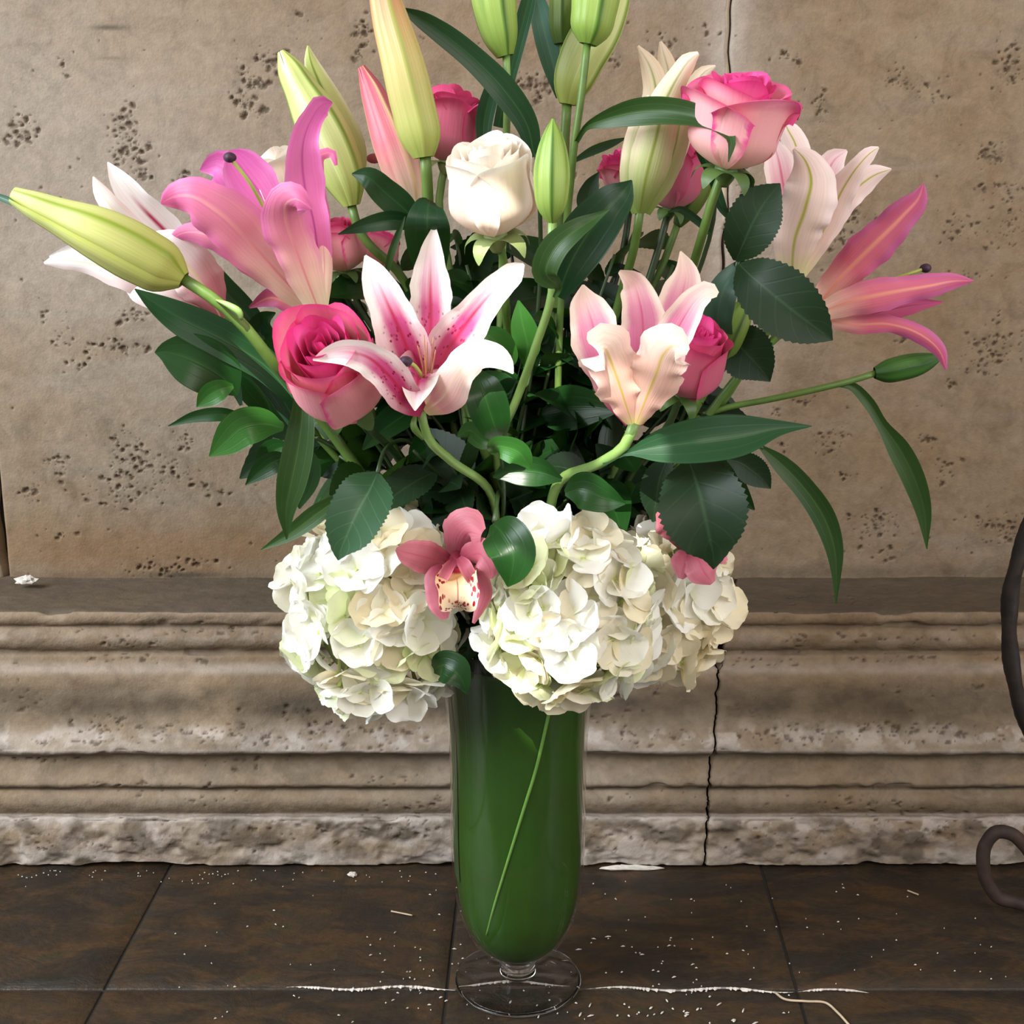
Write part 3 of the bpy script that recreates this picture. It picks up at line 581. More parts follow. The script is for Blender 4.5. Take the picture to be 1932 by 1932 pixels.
# scattered plaster flecks on the slate: too many and too small to count
V, f = [], []; r = random.Random(5)
def fleck(x, y, l, w, a):
    p = WF(x, y, .0006); L, w2 = l*.00042, w*.00042; ca, sa = math.cos(a), math.sin(a); o = len(V)
    q = [(-L, -w2*.4), (-L*.2, -w2), (L*.9, -w2*.5), (L, w2*.4), (.1*L, w2), (-L*.8, w2*.7)]
    for (dx, dy) in q: V.append((p[0]+dx*ca-dy*sa, p[1]+dx*sa+dy*ca, .0005))
    V.append((p[0], p[1], .0016)); f.extend([(o+i, o+(i+1) % 6, o+6) for i in range(6)])
for k in range(150):
    x, y = r.uniform(330, 1900), r.uniform(1650, 1925); fleck(x, y, r.choice([1, 1.4, 2, 3]), r.uniform(.7, 1.3), r.uniform(-.7, .7))
for k in range(34):
    x, y = r.gauss(1170, 90), r.gauss(1790, 40); fleck(x, min(max(y, 1660), 1925), r.choice([2, 3, 5, 7]), r.uniform(.8, 1.6), r.gauss(.1, .3))
for k in range(34):
    x, y = r.gauss(1200, 120), r.gauss(1906, 14); fleck(x, min(max(y, 1880), 1930), r.choice([2, 3, 5, 7]), r.uniform(1, 2.4), r.gauss(1.0, .5))
for k in range(30):
    x, y = r.gauss(800, 70), r.gauss(1830, 35); fleck(x, min(max(y, 1700), 1928), r.choice([2, 3, 4]), r.uniform(.8, 1.8), r.gauss(.9, .5))
for k in range(60):
    x, y = r.uniform(20, 900), r.gauss(1652, 7); fleck(x, max(y, 1643), r.choice([1, 1.5, 2]), r.uniform(.7, 1.2), r.uniform(-.5, .5))
fl = mk('plaster_flecks', V, f, M['plaster'], None, smooth=False); tagp(fl, 'tiny white plaster flecks scattered over the dark slate floor', 'debris', None, 'stuff')
M['straw'] = plain('straw', srgb(186, 166, 138), .7, 90, .3)
def debris(name, label, pts, w):
    P = [WF(x, y, .0012) for x, y in pts]; root = tube(None, name, P, [w*.00021]*len(P), M['straw'], 6, 6*len(P)); tagp(root, label, 'debris')
debris('dry_stalk', 'bent pale dry stalk on the slate in front, right of the glass foot', [(1462, 1872), (1478, 1884), (1520, 1889), (1558, 1892), (1580, 1910), (1602, 1934)], 4.5)
debris('straw_bit', 'short straight straw on the slate left of the green vase', [(738, 1719), (778, 1727)], 3.5)
debris('straw_bit', 'short straw on the slate near the rusty iron scroll', [(1712, 1680), (1733, 1688)], 3.5)
def chunk(name, label, x, y, Y, sx, sy, sz, seed, mat, zfix=None):
    c = W(x, y, Y) if zfix is None else WF(x, y, zfix); rr = np.random.RandomState(seed)
    th = np.linspace(0, np.pi, 9); ph = np.linspace(0, 2*np.pi, 14, endpoint=False); T_, P_ = np.meshgrid(th, ph, indexing='ij'); k = .75+.5*rr.rand(9, 14); k[0] = k[0].mean(); k[-1] = k[-1].mean()
    Vv = np.stack([np.sin(T_)*np.cos(P_)*k*sx, np.sin(T_)*np.sin(P_)*k*sy, np.maximum(np.cos(T_)*k, -.35)*sz], -1)+c
    tagp(mk(name, Vv, gridfaces(9, 14, False, True), mat, None, smooth=False), label, 'debris')
chunk('plaster_chunk', 'pale crumbled plaster lump on the stone ledge at far left', 50, 1096, .285, .011, .006, .005, 2, M['plaster'])
chunk('stone_chip', 'small grey stone chip on slate left of the vase, below the base', 664, 1650, 0, .0045, .003, .002, 3, M['plaster'], .0012)
chunk('plaster_strip', 'flat white plaster strip wedged under the stone base, right of the vase', 1188, 1638, 0, .027, .0025, .003, 4, M['plaster'], .0012)

# ------------------------------------------------------------------ vase
def glass(name, tint=(1, 1, 1, 1), spec=1.0):
    n = N(name); tr = n.new('ShaderNodeBsdfTransparent'); tr.inputs[0].default_value = tint
    gl = n.new('ShaderNodeBsdfGlossy'); gl.inputs['Roughness'].default_value = .03; gl.inputs[0].default_value = (1, 1, 1, 1)
    lw = n.new('ShaderNodeLayerWeight'); lw.inputs[0].default_value = .5
    fr = n.math('ADD', n.math('MULTIPLY', n.math('POWER', lw.outputs['Facing'], 5.0), .8), .035)
    mx = n.new('ShaderNodeMixShader'); n.t.links.new(n.math('MULTIPLY', fr, spec, clamp=True), mx.inputs[0]); n.t.links.new(tr.outputs[0], mx.inputs[1]); n.t.links.new(gl.outputs[0], mx.inputs[2])
    n.t.links.new(mx.outputs[0], n.out.inputs[0]); return n.m
n_ = N('solid_glass'); g_ = n_.new('ShaderNodeBsdfGlass'); g_.inputs['IOR'].default_value = 1.45; g_.inputs['Roughness'].default_value = .02; n_.t.links.new(g_.outputs[0], n_.out.inputs[0]); M['glass_solid'] = n_.m
M['glass'] = glass('clear_glass', (.965, .975, .965, 1))
VX = W(977, 1850, 0)[0]; VC = np.array([VX, 0, 0])
def lathe(parent, name, prof, mat, ns=72, label=None, flip=False):
    prof = np.array(prof); th = np.linspace(0, 2*np.pi, ns, endpoint=False)
    V = np.stack([prof[:, 0][:, None]*np.cos(th)+VX, prof[:, 0][:, None]*np.sin(th), prof[:, 1][:, None]+0*th], -1)
    return mk(name, V, gridfaces(len(prof), ns, flip, True), mat, parent, label=label)
vase = thing('glass_vase', 'tall clear footed glass vase lined with a green leaf, standing on the slate', 'vase', VC)
def zc(py): return float(W(977, py, 0)[2])
# outer half widths read at the vase's own depth
SIL = [(1805, 30), (1795, 52), (1780, 74), (1755, 94), (1720, 111), (1680, 120), (1620, 125.5), (1560, 127), (1480, 128), (1400, 130), (1340, 135), (1290, 143), (1240, 152), (1200, 160)]
out = []
for py, hw in SIL:
    p = W(977, py, 0); out.append((hw*PX(p), p[2]))
out = np.array(out); cz = np.linspace(0, len(out)-1, 60); outer = np.stack([np.interp(cz, np.arange(len(out)), out[:, k]) for k in (0, 1)], -1)
k5 = np.ones(7)/7; 
for k in (0, 1): outer[3:-3, k] = np.convolve(outer[:, k], k5, 'valid')
z0 = outer[0, 1]; tk = .0020
inner = outer.copy(); inner[:, 0] -= tk; inner[:, 1] += tk*.6*np.clip(1-np.arange(60)/20, 0, 1); inner = inner[inner[:, 0] > .004]
rim = [(outer[-1, 0]-.0004, outer[-1, 1]+.0012), (outer[-1, 0]-tk+.0004, outer[-1, 1]+.0012)]
lathe(vase, 'glass_bowl', [(.0005, z0-.001), (.008, z0-.0008)]+outer.tolist()+rim+inner[::-1].tolist()+[(.0005, z0+tk)], M['glass'])
colz = z0+.002; lathe(vase, 'glass_collar', [(.0003, colz), (.0125, colz), (.0150, colz-.001), (.0156, colz-.004), (.0150, colz-.007), (.0138, colz-.010), (.0135, colz-.013), (.0142, .009), (.013, .0065), (.0003, .0065)], M['glass_solid'], label='thick clear glass collar', flip=True)
FR = .0502
lathe(vase, 'glass_foot', [(.0005, .0078), (.013, .0072), (.022, .0058), (.036, .0044), (FR-.003, .0036), (FR-.0006, .0030), (FR, .0020), (FR-.0008, .0010), (FR-.003, .0006), (.034, .0008), (.02, .0010), (.0005, .0011)], M['glass_solid'], 96, label='thin clear round glass foot', flip=True)
n = N('lining_leaf'); p = n.obj(); st = n.noise(n.mapping(p, (160, 160, 6)), 1.0, 3); bl = n.noise(p, 22, 3)
col = n.mix(st, srgb(36, 70, 12), srgb(48, 86, 18)); col = n.mix(n.ramp(bl, [(.35, 0), (.7, .6)]), col, srgb(44, 66, 16))
M['lining'] = n.done(col, .42, .3, n.bump(st, .15, .001), .05)
M['lining_rib'] = plain('lining_rib', srgb(104, 148, 62), .5, 60, .2)
lining = thing('wrapped_leaf', 'broad green leaf wrapped inside the glass vase as a lining', 'leaf', VC+np.array([0, 0, z0+.004]))
li = inner.copy(); li[:, 0] -= .0007; li = li[li[:, 0] > .003]; li = li[(li[:, 1] < zc(1222))]
lp = [(.0006, li[0, 1]-.0002)]+li.tolist(); lp += [(a-.0012, b) for a, b in li[::-1].tolist()]
lathe(lining, 'leaf_blade', lp, M['lining'])
# overlapping flap of the lining at the left, and the pale midrib on the front
def on_liner(px, py, off):
    Y = -.05
    for k in range(12):
        q = W(px, py, Y); rr = np.interp(q[2], li[:, 1], li[:, 0])+off; Y = -math.sqrt(max(rr**2-(q[0]-VX)**2, 1e-8))
    return W(px, py, Y)
rp = [on_liner(x, y, .0003) for x, y in [(1046, 1296), (1030, 1370), (1010, 1455), (990, 1520), (970, 1585), (950, 1650), (932, 1710), (918, 1764)]]
tube(lining, 'midrib', rp, np.linspace(.0014, .0008, len(rp)), M['lining_rib'], 8, 40, label='pale green midrib')
fz = np.linspace(zc(1235), zc(1640), 20); ft = np.radians(np.linspace(182, 205, 8)); fv = []
for z in fz:
    r_ = np.interp(z, li[:, 1], li[:, 0])+.0009; fv.append([(VX+r_*math.cos(t), r_*math.sin(t), z) for t in ft])
mk('leaf_fold', fv, gridfaces(20, 8, True), M['stem_dark'], lining, label='dark overlapping fold of the lining leaf')

# ------------------------------------------------------------------ wrought iron stand at the right edge
n = N('wrought_iron'); p = n.obj(); a = n.noise(p, 70, 5); M['iron'] = n.done(n.mix(n.ramp(a, [(.4, 0), (.7, 1)]), srgb(34, 30, 28), srgb(52, 42, 36)), .55, .5, n.bump(a, .5, .001), 0, None, .35)
n = N('rusty_iron'); p = n.obj(); a = n.noise(p, 60, 5); M['rust'] = n.done(n.mix(n.ramp(a, [(.35, 0), (.7, 1)]), srgb(42, 34, 31), srgb(64, 47, 40)), .7, .3, n.bump(a, .4, .001), 0, None, .15)
IY = .10
iron = thing('iron_stand', 'dark twisted wrought iron stand with a scrolled foot at the right edge', 'iron stand', W(1960, 1700, IY))
ipt = [(1990, 900), (1955, 960), (1925, 1045), (1908, 1110), (1904, 1170), (1906, 1230), (1915, 1290), (1932, 1350), (1955, 1410), (1980, 1480), (1992, 1560), (1992, 1660), (1985, 1712)]
C = spline([W(x, y, IY) for x, y in ipt], 150); T = nrm(np.gradient(C, axis=0)); A = nrm(np.cross(T, np.array([.2, 1, .1]))); B = np.cross(T, A); V = []
for i in range(150):
    tw = i*.16; row = []
    for k in range(12):
        th = k*2*math.pi/12; rr = .0066*(1+.10*math.cos(2*th)); row.append(C[i]+A[i]*rr*math.cos(th+tw)+B[i]*rr*math.sin(th+tw))
    V.append(row)
mk('twisted_bar', V, gridfaces(150, 12, False, True), M['iron'], iron)
sp = [(1990, 1700), (1960, 1640), (1930, 1592), (1905, 1572), (1880, 1570), (1860, 1592), (1855, 1630), (1864, 1668), (1885, 1694), (1915, 1702), (1950, 1710), (1985, 1714)]
SP = np.array([W(x, y, IY-.004) for x, y in sp]); 
tube(iron, 'scroll_foot', SP, [.0058]*len(SP), M['rust'], 10, 80, label='rusty brown scrolled foot')

# ------------------------------------------------------------------ flowers: hydrangeas
def hyd_petal(seed):
    r = np.random.RandomState(seed); nv, nu = 8, 7; v = np.linspace(0, 1, nv); s = np.linspace(-1, 1, nu)
    L = .0205*r.uniform(.92, 1.08); wv = L*.56*np.array([.16, .50, .80, .98, 1.06, 1.04, .86, .42]); V = np.zeros((nv, nu, 3))
    b1, b2 = r.uniform(-.15, .22), r.uniform(-.1, .22)
    for j, sj in enumerate(s):
        x = L*(v-.06*abs(sj)**2*v*1.5); z = L*(.18*v+b1*v*v*.8+(b2)*.5*sj*sj*v+.06*np.sin(4*v+3*sj+r.rand()*6)*abs(sj))
        V[:, j] = np.stack([x, sj*wv, z], -1)
    uv = np.stack(np.meshgrid((s+1)/2, v), -1); f = gridfaces(nv, nu)
    me = bpy.data.meshes.new('petal'); me.from_pydata(V.reshape(-1, 3).tolist(), [], f.tolist()); me.polygons.foreach_set('use_smooth', [True]*len(me.polygons))
    li_ = np.zeros(len(me.loops), np.int32); me.loops.foreach_get('vertex_index', li_); l = me.uv_layers.new(name='UVMap'); l.data.foreach_set('uv', uv.reshape(-1, 2)[li_].astype(np.float32).ravel()); me.materials.append(M['hyd_white'])
    return me
HP = [hyd_petal(i) for i in range(6)]
def eye_mesh():
    th = np.linspace(0, 2*np.pi, 7)[:-1]; V = [(0.0018*math.cos(t), .0018*math.sin(t), .0008) for t in th]+[(0, 0, .0026)]+[(0.0006*math.cos(t), .0006*math.sin(t), -.014) for t in th]
    me = bpy.data.meshes.new('floret'); me.from_pydata(V, [], [(i, (i+1) % 6, 6) for i in range(6)]+[(i, 7+i, 7+(i+1) % 6, (i+1) % 6) for i in range(6)]); me.materials.append(M['eye']); return me
EM = eye_mesh()
def hydrangea(label, cpx, R, mats, n, seed, stem_to, keep=None):
    rg = random.Random(seed); c = W(*cpx); rx, ry, rz = [q*PX(c) for q in R]
    root = thing('hydrangea', label, 'hydrangea', c, 'white hydrangea heads')
    ball(root, 'flower_core', c, 1.0, M['hyd_core'], 12, (rx*.74, ry*.74, rz*.74), .05)
    tot = int(n*1.55); view = nrm(CAMP-c); cnt = 0
    for i in range(tot):
        zz = 1-2*(i+.5)/tot; ph = i*2.39996+seed; d = np.array([math.sqrt(1-zz*zz)*math.cos(ph), math.sqrt(1-zz*zz)*math.sin(ph), zz]); d = nrm(d+np.array([rg.gauss(0, .09) for _ in range(3)]))
        if d@view < -.28: continue
        rr = rg.uniform(.84, 1.0); p = d*np.array([rx, ry, rz])*rr
        if keep and not keep(c+p): continue
        nd = nrm(d/np.array([rx, ry, rz])+np.array([rg.gauss(0, .33) for _ in range(3)])/rx*.9)
        q = Vector(nd).to_track_quat('Z', 'X') @ Quaternion((0, 0, 1), rg.random()*6.28)
        fo = bpy.data.objects.new('floret', EM); COL.objects.link(fo); fo.parent = root; fo.location = p.tolist(); fo.rotation_mode = 'QUATERNION'; fo.rotation_quaternion = q
        sc = rg.uniform(.84, 1.12); mt = rg.choice(mats); cl = rg.uniform(-.1, .55); npet = 4 if rg.random() < .85 else 5
        for k in range(npet):
            po = bpy.data.objects.new('petal', rg.choice(HP)); COL.objects.link(po); po.parent = fo
            a = k*2*math.pi/npet+rg.uniform(-.16, .16); m = Matrix.Rotation(a, 4, 'Z') @ Matrix.Rotation(-cl*.6+rg.uniform(-.22, .22), 4, 'Y') @ Matrix.Rotation(rg.uniform(-.3, .3), 4, 'X') @ Matrix.Scale(sc*rg.uniform(.88, 1.1), 4)
            m.translation = (0, 0, .0006*(k % 2)); po.matrix_local = m
            po.material_slots[0].link = 'OBJECT'; po.material_slots[0].material = M[mt]
        cnt += 1
    P = [c+np.array([0, 0, -rz*.3]), c*.55+MOUTH*.45, MOUTH+np.array([(c[0]-VX)*.25, .01, -.01]), MOUTH+np.array([0, .01, -.12])]
    tube(root, 'stem', P, [.004]*4, M['stem'], 8, 24)
    return cnt
hydrangea('round white hydrangea with greenish florets, left of the pink orchid', (710, 1150, -.045), (156, 150, 194), ['hyd_white', 'hyd_white', 'hyd_white', 'hyd_green', 'hyd_cream'], 86, 2, None)
hydrangea('white hydrangea with cream florets, drooping over the vase front right of the orchid', (1072, 1150, -.085), (152, 140, 160), ['hyd_white', 'hyd_cream', 'hyd_white', 'hyd_green'], 80, 5, None)
hydrangea('creamy hydrangea at the right, under the largest serrated leaf', (1244, 1128, -.02), (116, 130, 140), ['hyd_cream', 'hyd_cream', 'hyd_white'], 72, 9, None)

# ------------------------------------------------------------------ lilies
def lily(label, base, petals, mat, pst=None, fil=None, stem_=None, fm='filament', mb='stem', stemw=18):
    root = thing('lily', label, 'lily', W(*base))
    for p in petals:
        pts, kw = p; kw = dict(kw); m = kw.pop('m', mat); blade(root, 'petal', pts, M[m], **{**dict(nu=11, nv=30, cup=.3, ruf=.16, rf=2.4), **kw})
    if pst:
        P = [W(*q) for q in pst]; tube(root, 'pistil', P, [.0012]*len(P), M['pistil'], 8, 16); ball(root, 'stigma', P[-1], .0036, M['stigma'], 8, (1.1, 1, .9), .15)
    for q in (fil or []):
        P = [W(*z) for z in q]; fo = tube(root, 'stamen', P, np.linspace(.0007, .0004, len(P)), M[fm], 6, 10)
    if stem_: stem(root, stem_, stemw, mb)
    return root
O = dict(flip=True, cup=-.35)   # petal whose outer side is seen
L1 = lily('large hot pink lily opening to the upper left, above the pink rose', (600, 590, -.06), [
  ([(588,560,-.02,40),(545,470,-.01,60),(490,395,0,100),(445,345,.005,95),(405,312,.012,50),(378,322,.014,4)], dict(cup=.2, ruf=.16)),
  ([(588,560,-.03,36),(560,480,-.02,60),(505,385,-.01,80),(465,330,-.005,86),(440,296,-.004,46),(430,286,-.004,6)], dict(cup=.25, ruf=.14)),
  ([(606,585,-.05,26),(602,500,-.055,44),(592,420,-.06,58),(573,340,-.06,74),(572,270,-.058,58),(590,222,-.05,40),(612,196,-.042,32),(627,194,-.04,4)], dict(cup=.3, ruf=.18, roll=-8)),
  ([(607,588,-.06,22),(612,510,-.058,30),(606,420,-.055,34),(596,330,-.045,34),(606,292,-.04,20),(624,288,-.04,18),(634,312,-.045,6)], dict(flip=True, cup=-.3)),
  ([(600,590,-.055,34),(548,540,-.07,66),(478,464,-.085,98),(412,400,-.098,104),(360,370,-.10,76),(322,374,-.095,42),(304,384,-.10,4)], dict(flip=True, cup=-.35)),
  ([(592,590,-.045,22),(530,540,-.055,40),(455,478,-.065,54),(395,445,-.068,48),(345,440,-.06,30),(314,458,-.055,4)], dict(flip=True, cup=-.4)),
  ([(604,592,-.07,40),(582,535,-.085,66),(556,465,-.10,86),(538,412,-.112,88),(540,384,-.122,74),(562,376,-.13,48),(588,394,-.13,10)], dict(flip=True, cup=-.45)),
  ([(600,592,-.04,18),(550,575,-.035,30),(510,562,-.03,34),(470,580,-.03,4)], dict(flip=True, m='lily_deep')),
 ], 'lily_hot', [(560,480,-.06),(500,395,-.07),(468,340,-.08),(433,297,-.085)], [[(540,440,-.07),(505,390,-.08),(490,358,-.08)],[(545,430,-.07),(525,395,-.085),(512,366,-.085)],[(550,430,-.07),(535,395,-.085),(520,362,-.085)]], [(604,590,-.06),(625,640,-.05),(690,760,-.02)])
L2 = lily('white lily with pink throat behind the yellow green bud at far left', (420, 600, -.02), [
  ([(420,600,-.02,20),(380,520,-.02,60),(320,445,-.02,62),(262,385,-.03,56),(222,335,-.035,34),(203,306,-.035,3)], dict(cup=.35)),
  ([(410,598,-.02,20),(330,520,-.03,44),(258,438,-.04,44),(208,388,-.05,38),(186,354,-.05,24),(176,333,-.05,3)], dict(flip=True, cup=-.3)),
  ([(415,600,-.03,20),(340,560,-.04,60),(250,525,-.05,60),(160,495,-.05,40),(110,492,-.05,30),(83,497,-.05,5)], dict(flip=True, cup=-.3)),
  ([(410,598,-.02,20),(300,510,-.02,40),(180,472,-.02,40),(130,474,-.02,22),(93,484,-.02,4)], dict(cup=.3)),
  ([(418,602,-.04,24),(390,550,-.055,84),(345,490,-.06,104),(310,455,-.06,80),(290,440,-.05,20)], dict(flip=True, cup=-.5)),
  ([(418,604,-.035,20),(360,585,-.05,52),(300,560,-.055,50),(255,548,-.05,40),(234,538,-.045,8)], dict(flip=True, cup=-.3)),
 ], 'lily_white', None, None, [(420,602,-.03),(470,660,-.02),(580,800,0)], stemw=16)
L3 = lily('open white and magenta spotted lily in the centre front of the bouquet', (797, 778, -.13), [
  ([(800,755,-.115,30),(803,690,-.10,66),(812,620,-.09,84),(812,545,-.08,74),(814,475,-.075,44),(820,424,-.07,3)], dict(cup=.35, ruf=.18, rf=3)),
  ([(797,765,-.13,26),(782,700,-.13,72),(757,630,-.13,92),(728,565,-.13,72),(706,515,-.125,46),(689,482,-.12,4)], dict(cup=.45, ruf=.12, tw=12)),
  ([(803,765,-.125,26),(822,700,-.12,76),(862,635,-.115,88),(910,572,-.115,64),(950,530,-.115,50),(975,508,-.115,36),(988,498,-.115,5)], dict(cup=.45, ruf=.10, tw=-10)),
  ([(797,776,-.14,22),(768,752,-.155,58),(730,705,-.165,70),(690,672,-.17,62),(640,665,-.172,44),(610,672,-.172,24),(590,679,-.172,3)], dict(cup=.3, ruf=.14, tw=25, roll=-10)),
  ([(801,776,-.14,24),(835,750,-.15,76),(866,702,-.155,66),(900,668,-.155,58),(938,674,-.155,46),(958,690,-.155,26),(968,705,-.155,3)], dict(flip=True, cup=-.35, ruf=.12)),
  ([(798,690,-.125,50),(791,706,-.142,84),(787,730,-.152,70),(784,754,-.158,40),(783,775,-.162,3)], dict(cup=.3, fold=.3, ruf=.05)),
 ], 'lily_star', [(800,740,-.13),(790,700,-.15),(776,686,-.158),(765,682,-.16)], [[(800,740,-.13),(797,690,-.145),(788,652,-.15)],[(803,740,-.13),(806,690,-.145),(806,646,-.15)],[(806,740,-.13),(815,700,-.145),(822,660,-.15)],[(799,740,-.13),(803,700,-.15),(800,632,-.152)],[(802,740,-.13),(812,690,-.145),(818,636,-.148)]],
 [(795,778,-.13),(803,815,-.125),(850,868,-.10),(918,918,-.07)], 'filament_gold', 'stem_light', 18)
tube(L3, 'bract', [W(785, 780, -.132), W(780, 800, -.135), W(798, 828, -.128)], [.0008, .0022, .0012], M['stem'], 8, 10)
L4 = lily('cup shaped pale pink lily at right of centre with peach outer petals', (1196, 800, -.12), [
  ([(1195,795,-.10,24),(1212,720,-.095,66),(1214,640,-.09,86),(1208,575,-.085,72),(1192,530,-.08,46),(1168,512,-.085,8)], dict(cup=.35)),
  ([(1200,795,-.10,24),(1235,700,-.09,66),(1264,620,-.082,80),(1287,555,-.075,74),(1294,510,-.07,44),(1284,474,-.068,3)], dict(cup=.35)),
  ([(1190,798,-.12,22),(1160,735,-.125,62),(1134,670,-.125,86),(1116,605,-.12,84),(1103,560,-.115,46),(1100,537,-.115,4)], dict(cup=.4)),
  ([(1202,798,-.115,22),(1235,730,-.12,60),(1262,660,-.125,74),(1290,600,-.13,66),(1318,562,-.132,48),(1340,550,-.132,36),(1354,556,-.132,10)], dict(flip=False, cup=.3, tw=18)),
  ([(1193,800,-.13,22),(1178,755,-.142,76),(1163,710,-.15,96),(1150,676,-.155,104),(1140,658,-.162,92),(1128,664,-.168,46)], dict(flip=True, cup=-.35, ruf=.3)),
  ([(1200,800,-.13,22),(1222,745,-.145,84),(1240,700,-.155,104),(1252,668,-.16,104),(1270,652,-.165,78),(1298,664,-.17,12)], dict(flip=True, cup=-.38, ruf=.3)),
 ], 'lily_cup', None, [[(1200,760,-.12),(1190,680,-.12),(1184,655,-.12)],[(1205,760,-.12),(1205,690,-.12),(1200,660,-.12)]], [(1197,798,-.12),(1180,838,-.115),(1135,872,-.10),(1062,902,-.07)], 'filament_gold', 'stem_light', 21)
blade(L4, 'leaf', [(1138,876,-.105,8),(1185,855,-.115,10),(1235,845,-.12,56),(1320,833,-.125,88),(1400,822,-.12,78),(1470,808,-.115,30),(1532,804,-.11,2)], M['lily_leaf'], cup=.1, fold=.18, roll=12)
L5 = lily('pale blush lily with yellow green midribs behind the serrated leaves at upper right', (1497, 518, -.02), [
  ([(1497,515,0,30),(1492,430,.02,50),(1478,350,.03,60),(1466,290,.035,44),(1455,258,.04,5)], dict(cup=.35)),
  ([(1500,515,0,30),(1505,420,.02,50),(1510,330,.03,58),(1500,270,.03,46),(1484,240,.03,30),(1478,226,.03,4)], dict(flip=True, cup=-.3)),
  ([(1505,510,0,30),(1530,420,.01,50),(1556,340,.02,56),(1576,300,.02,44),(1598,284,.02,5)], dict(cup=.3)),
  ([(1505,515,-.01,34),(1556,430,-.02,54),(1594,350,-.03,54),(1620,312,-.035,34),(1648,284,-.035,20),(1658,278,-.035,4)], dict(flip=True, cup=-.3)),
  ([(1515,510,-.005,20),(1570,420,-.01,40),(1620,352,-.01,50),(1655,328,-.01,36),(1682,319,-.01,3)], dict(flip=True, cup=-.3, tw=-14)),
  ([(1494,518,-.03,44),(1500,450,-.045,92),(1520,390,-.055,104),(1530,335,-.06,88),(1516,298,-.06,44),(1498,280,-.06,8)], dict(flip=True, cup=-.4)),
 ], 'lily_blush', None, None, [(1497,515,-.02),(1470,580,-.01),(1400,700,.01),(1300,850,.02)], stemw=18)
L6 = lily('deep pink lily pointing right beyond the serrated leaves at the far right', (1545, 590, .0), [
  ([(1535,585,.03,30),(1610,490,.05,40),(1660,430,.055,36),(1685,392,.055,16),(1682,386,.055,4)], dict(cup=.3)),
  ([(1535,585,0,34),(1590,520,-.005,66),(1650,460,-.01,74),(1705,405,-.01,60),(1735,370,-.01,34),(1742,346,-.01,3)], dict(flip=True, cup=-.45)),
  ([(1540,592,-.01,30),(1600,570,-.02,56),(1680,552,-.025,60),(1750,540,-.025,46),(1805,530,-.02,28),(1837,530,-.02,3)], dict(flip=True, cup=-.3)),
  ([(1540,596,.02,26),(1630,595,.02,36),(1710,578,.02,34),(1778,570,.02,3)], dict(cup=.3)),
  ([(1540,600,-.005,20),(1610,612,-.01,34),(1680,612,-.015,34),(1738,632,-.02,32),(1775,666,-.02,24),(1785,697,-.02,4)], dict(flip=True, cup=-.4)),
 ], 'lily_deep', [(1600,560,.01),(1680,528,.01),(1720,515,.005),(1747,506,.005)], None, [(1545,592,0),(1480,625,0),(1410,690,.005),(1330,790,.01)], stemw=16)

# ------------------------------------------------------------------ lily buds
def bud(label, pts, mat, spin, stem_=None, sm='stem', sw=16, op=0, down=True):
    root = thing('lily_bud', label, 'lily bud', W(*pts[0][:3])); bud_body(root, pts, M[mat], spin, op)
    if stem_: stem(root, stem_, sw, sm, down)
    return root
B1 = bud('big yellow green lily bud pointing left at the far left', [(347,528,-.10,34),(322,512,-.10,84),(270,482,-.105,106),(200,445,-.11,102),(120,410,-.11,72),(60,384,-.11,44),(25,368,-.11,16)], 'bud_yellow', 28, [(345,526,-.10),(400,562,-.10),(450,605,-.095),(520,690,-.08),(570,745,-.05)], 'stem', 23, .25)
tube(B1, 'bract', [W(408, 566, -.103), W(432, 576, -.106), W(452, 590, -.106), W(456, 603, -.104)], [.0006, .0020, .0022, .001], M['stem_light'], 8, 12)
blade(B1, 'leaf', [(560,760,-.04,30),(500,690,-.045,60),(420,640,-.055,72),(340,600,-.06,62),(290,570,-.06,34),(254,545,-.06,2)], M['lily_leaf'], cup=.1, fold=.15)
blade(B1, 'leaf', [(500,640,.0,30),(470,600,.0,48),(420,545,.0,50),(370,490,0,36),(335,462,0,4)], M['lily_leaf'], cup=.1, fold=.2)
blade(B1, 'leaf', [(560,800,-.02,30),(500,700,-.02,56),(450,640,-.02,56),(410,605,-.02,10)], M['lily_leaf'], cup=.1, fold=.2)
blade(B1, 'leaf', [(40,388,-.09,12),(10,376,-.085,14),(-30,360,-.08,2)], M['lily_leaf_blue'], fold=.2)
B2 = bud('tall blush tipped green lily bud leaning left at the top left', [(800,297,-.05,40),(796,270,-.05,70),(780,200,-.05,84),(758,110,-.05,80),(735,30,-.045,68),(718,-40,-.04,46),(705,-90,-.04,10)], 'bud_pink', 10, [(802,294,-.05),(806,340,-.045),(808,390,-.04),(830,560,-.02)], 'stem', 23)
B3 = bud('rosy pink lily bud with cream rib behind the tall blush bud', [(782,392,-.01,30),(770,350,-.01,62),(745,280,-.01,72),(718,210,-.005,56),(698,160,0,36),(682,126,0,8)], 'bud_rose', 24, [(782,388,-.01),(800,440,-.01),(840,560,0)], 'stem', 18, .15)
ball(B3, 'stigma', W(706, 299, .02), .0035, M['lily_white'], 8, (1.6, .8, 1))
B4 = bud('pale green lily bud just splitting open, above the hot pink lily', [(664,388,.0,32),(655,350,0,70),(632,290,0,92),(600,225,0,88),(570,170,0,64),(545,125,0,42),(530,97,0,8)], 'bud_pale', 40, [(663,386,0),(680,440,0),(705,470,0),(740,500,.01),(800,600,.02)], 'stem', 18, .1)
blade(B4, 'petal', [(665,360,.005,30),(662,290,.01,60),(630,210,.012,56),(600,150,.012,42),(585,110,.01,22),(581,86,.008,3)], M['bud_pale'], cup=-.4, nu=11)
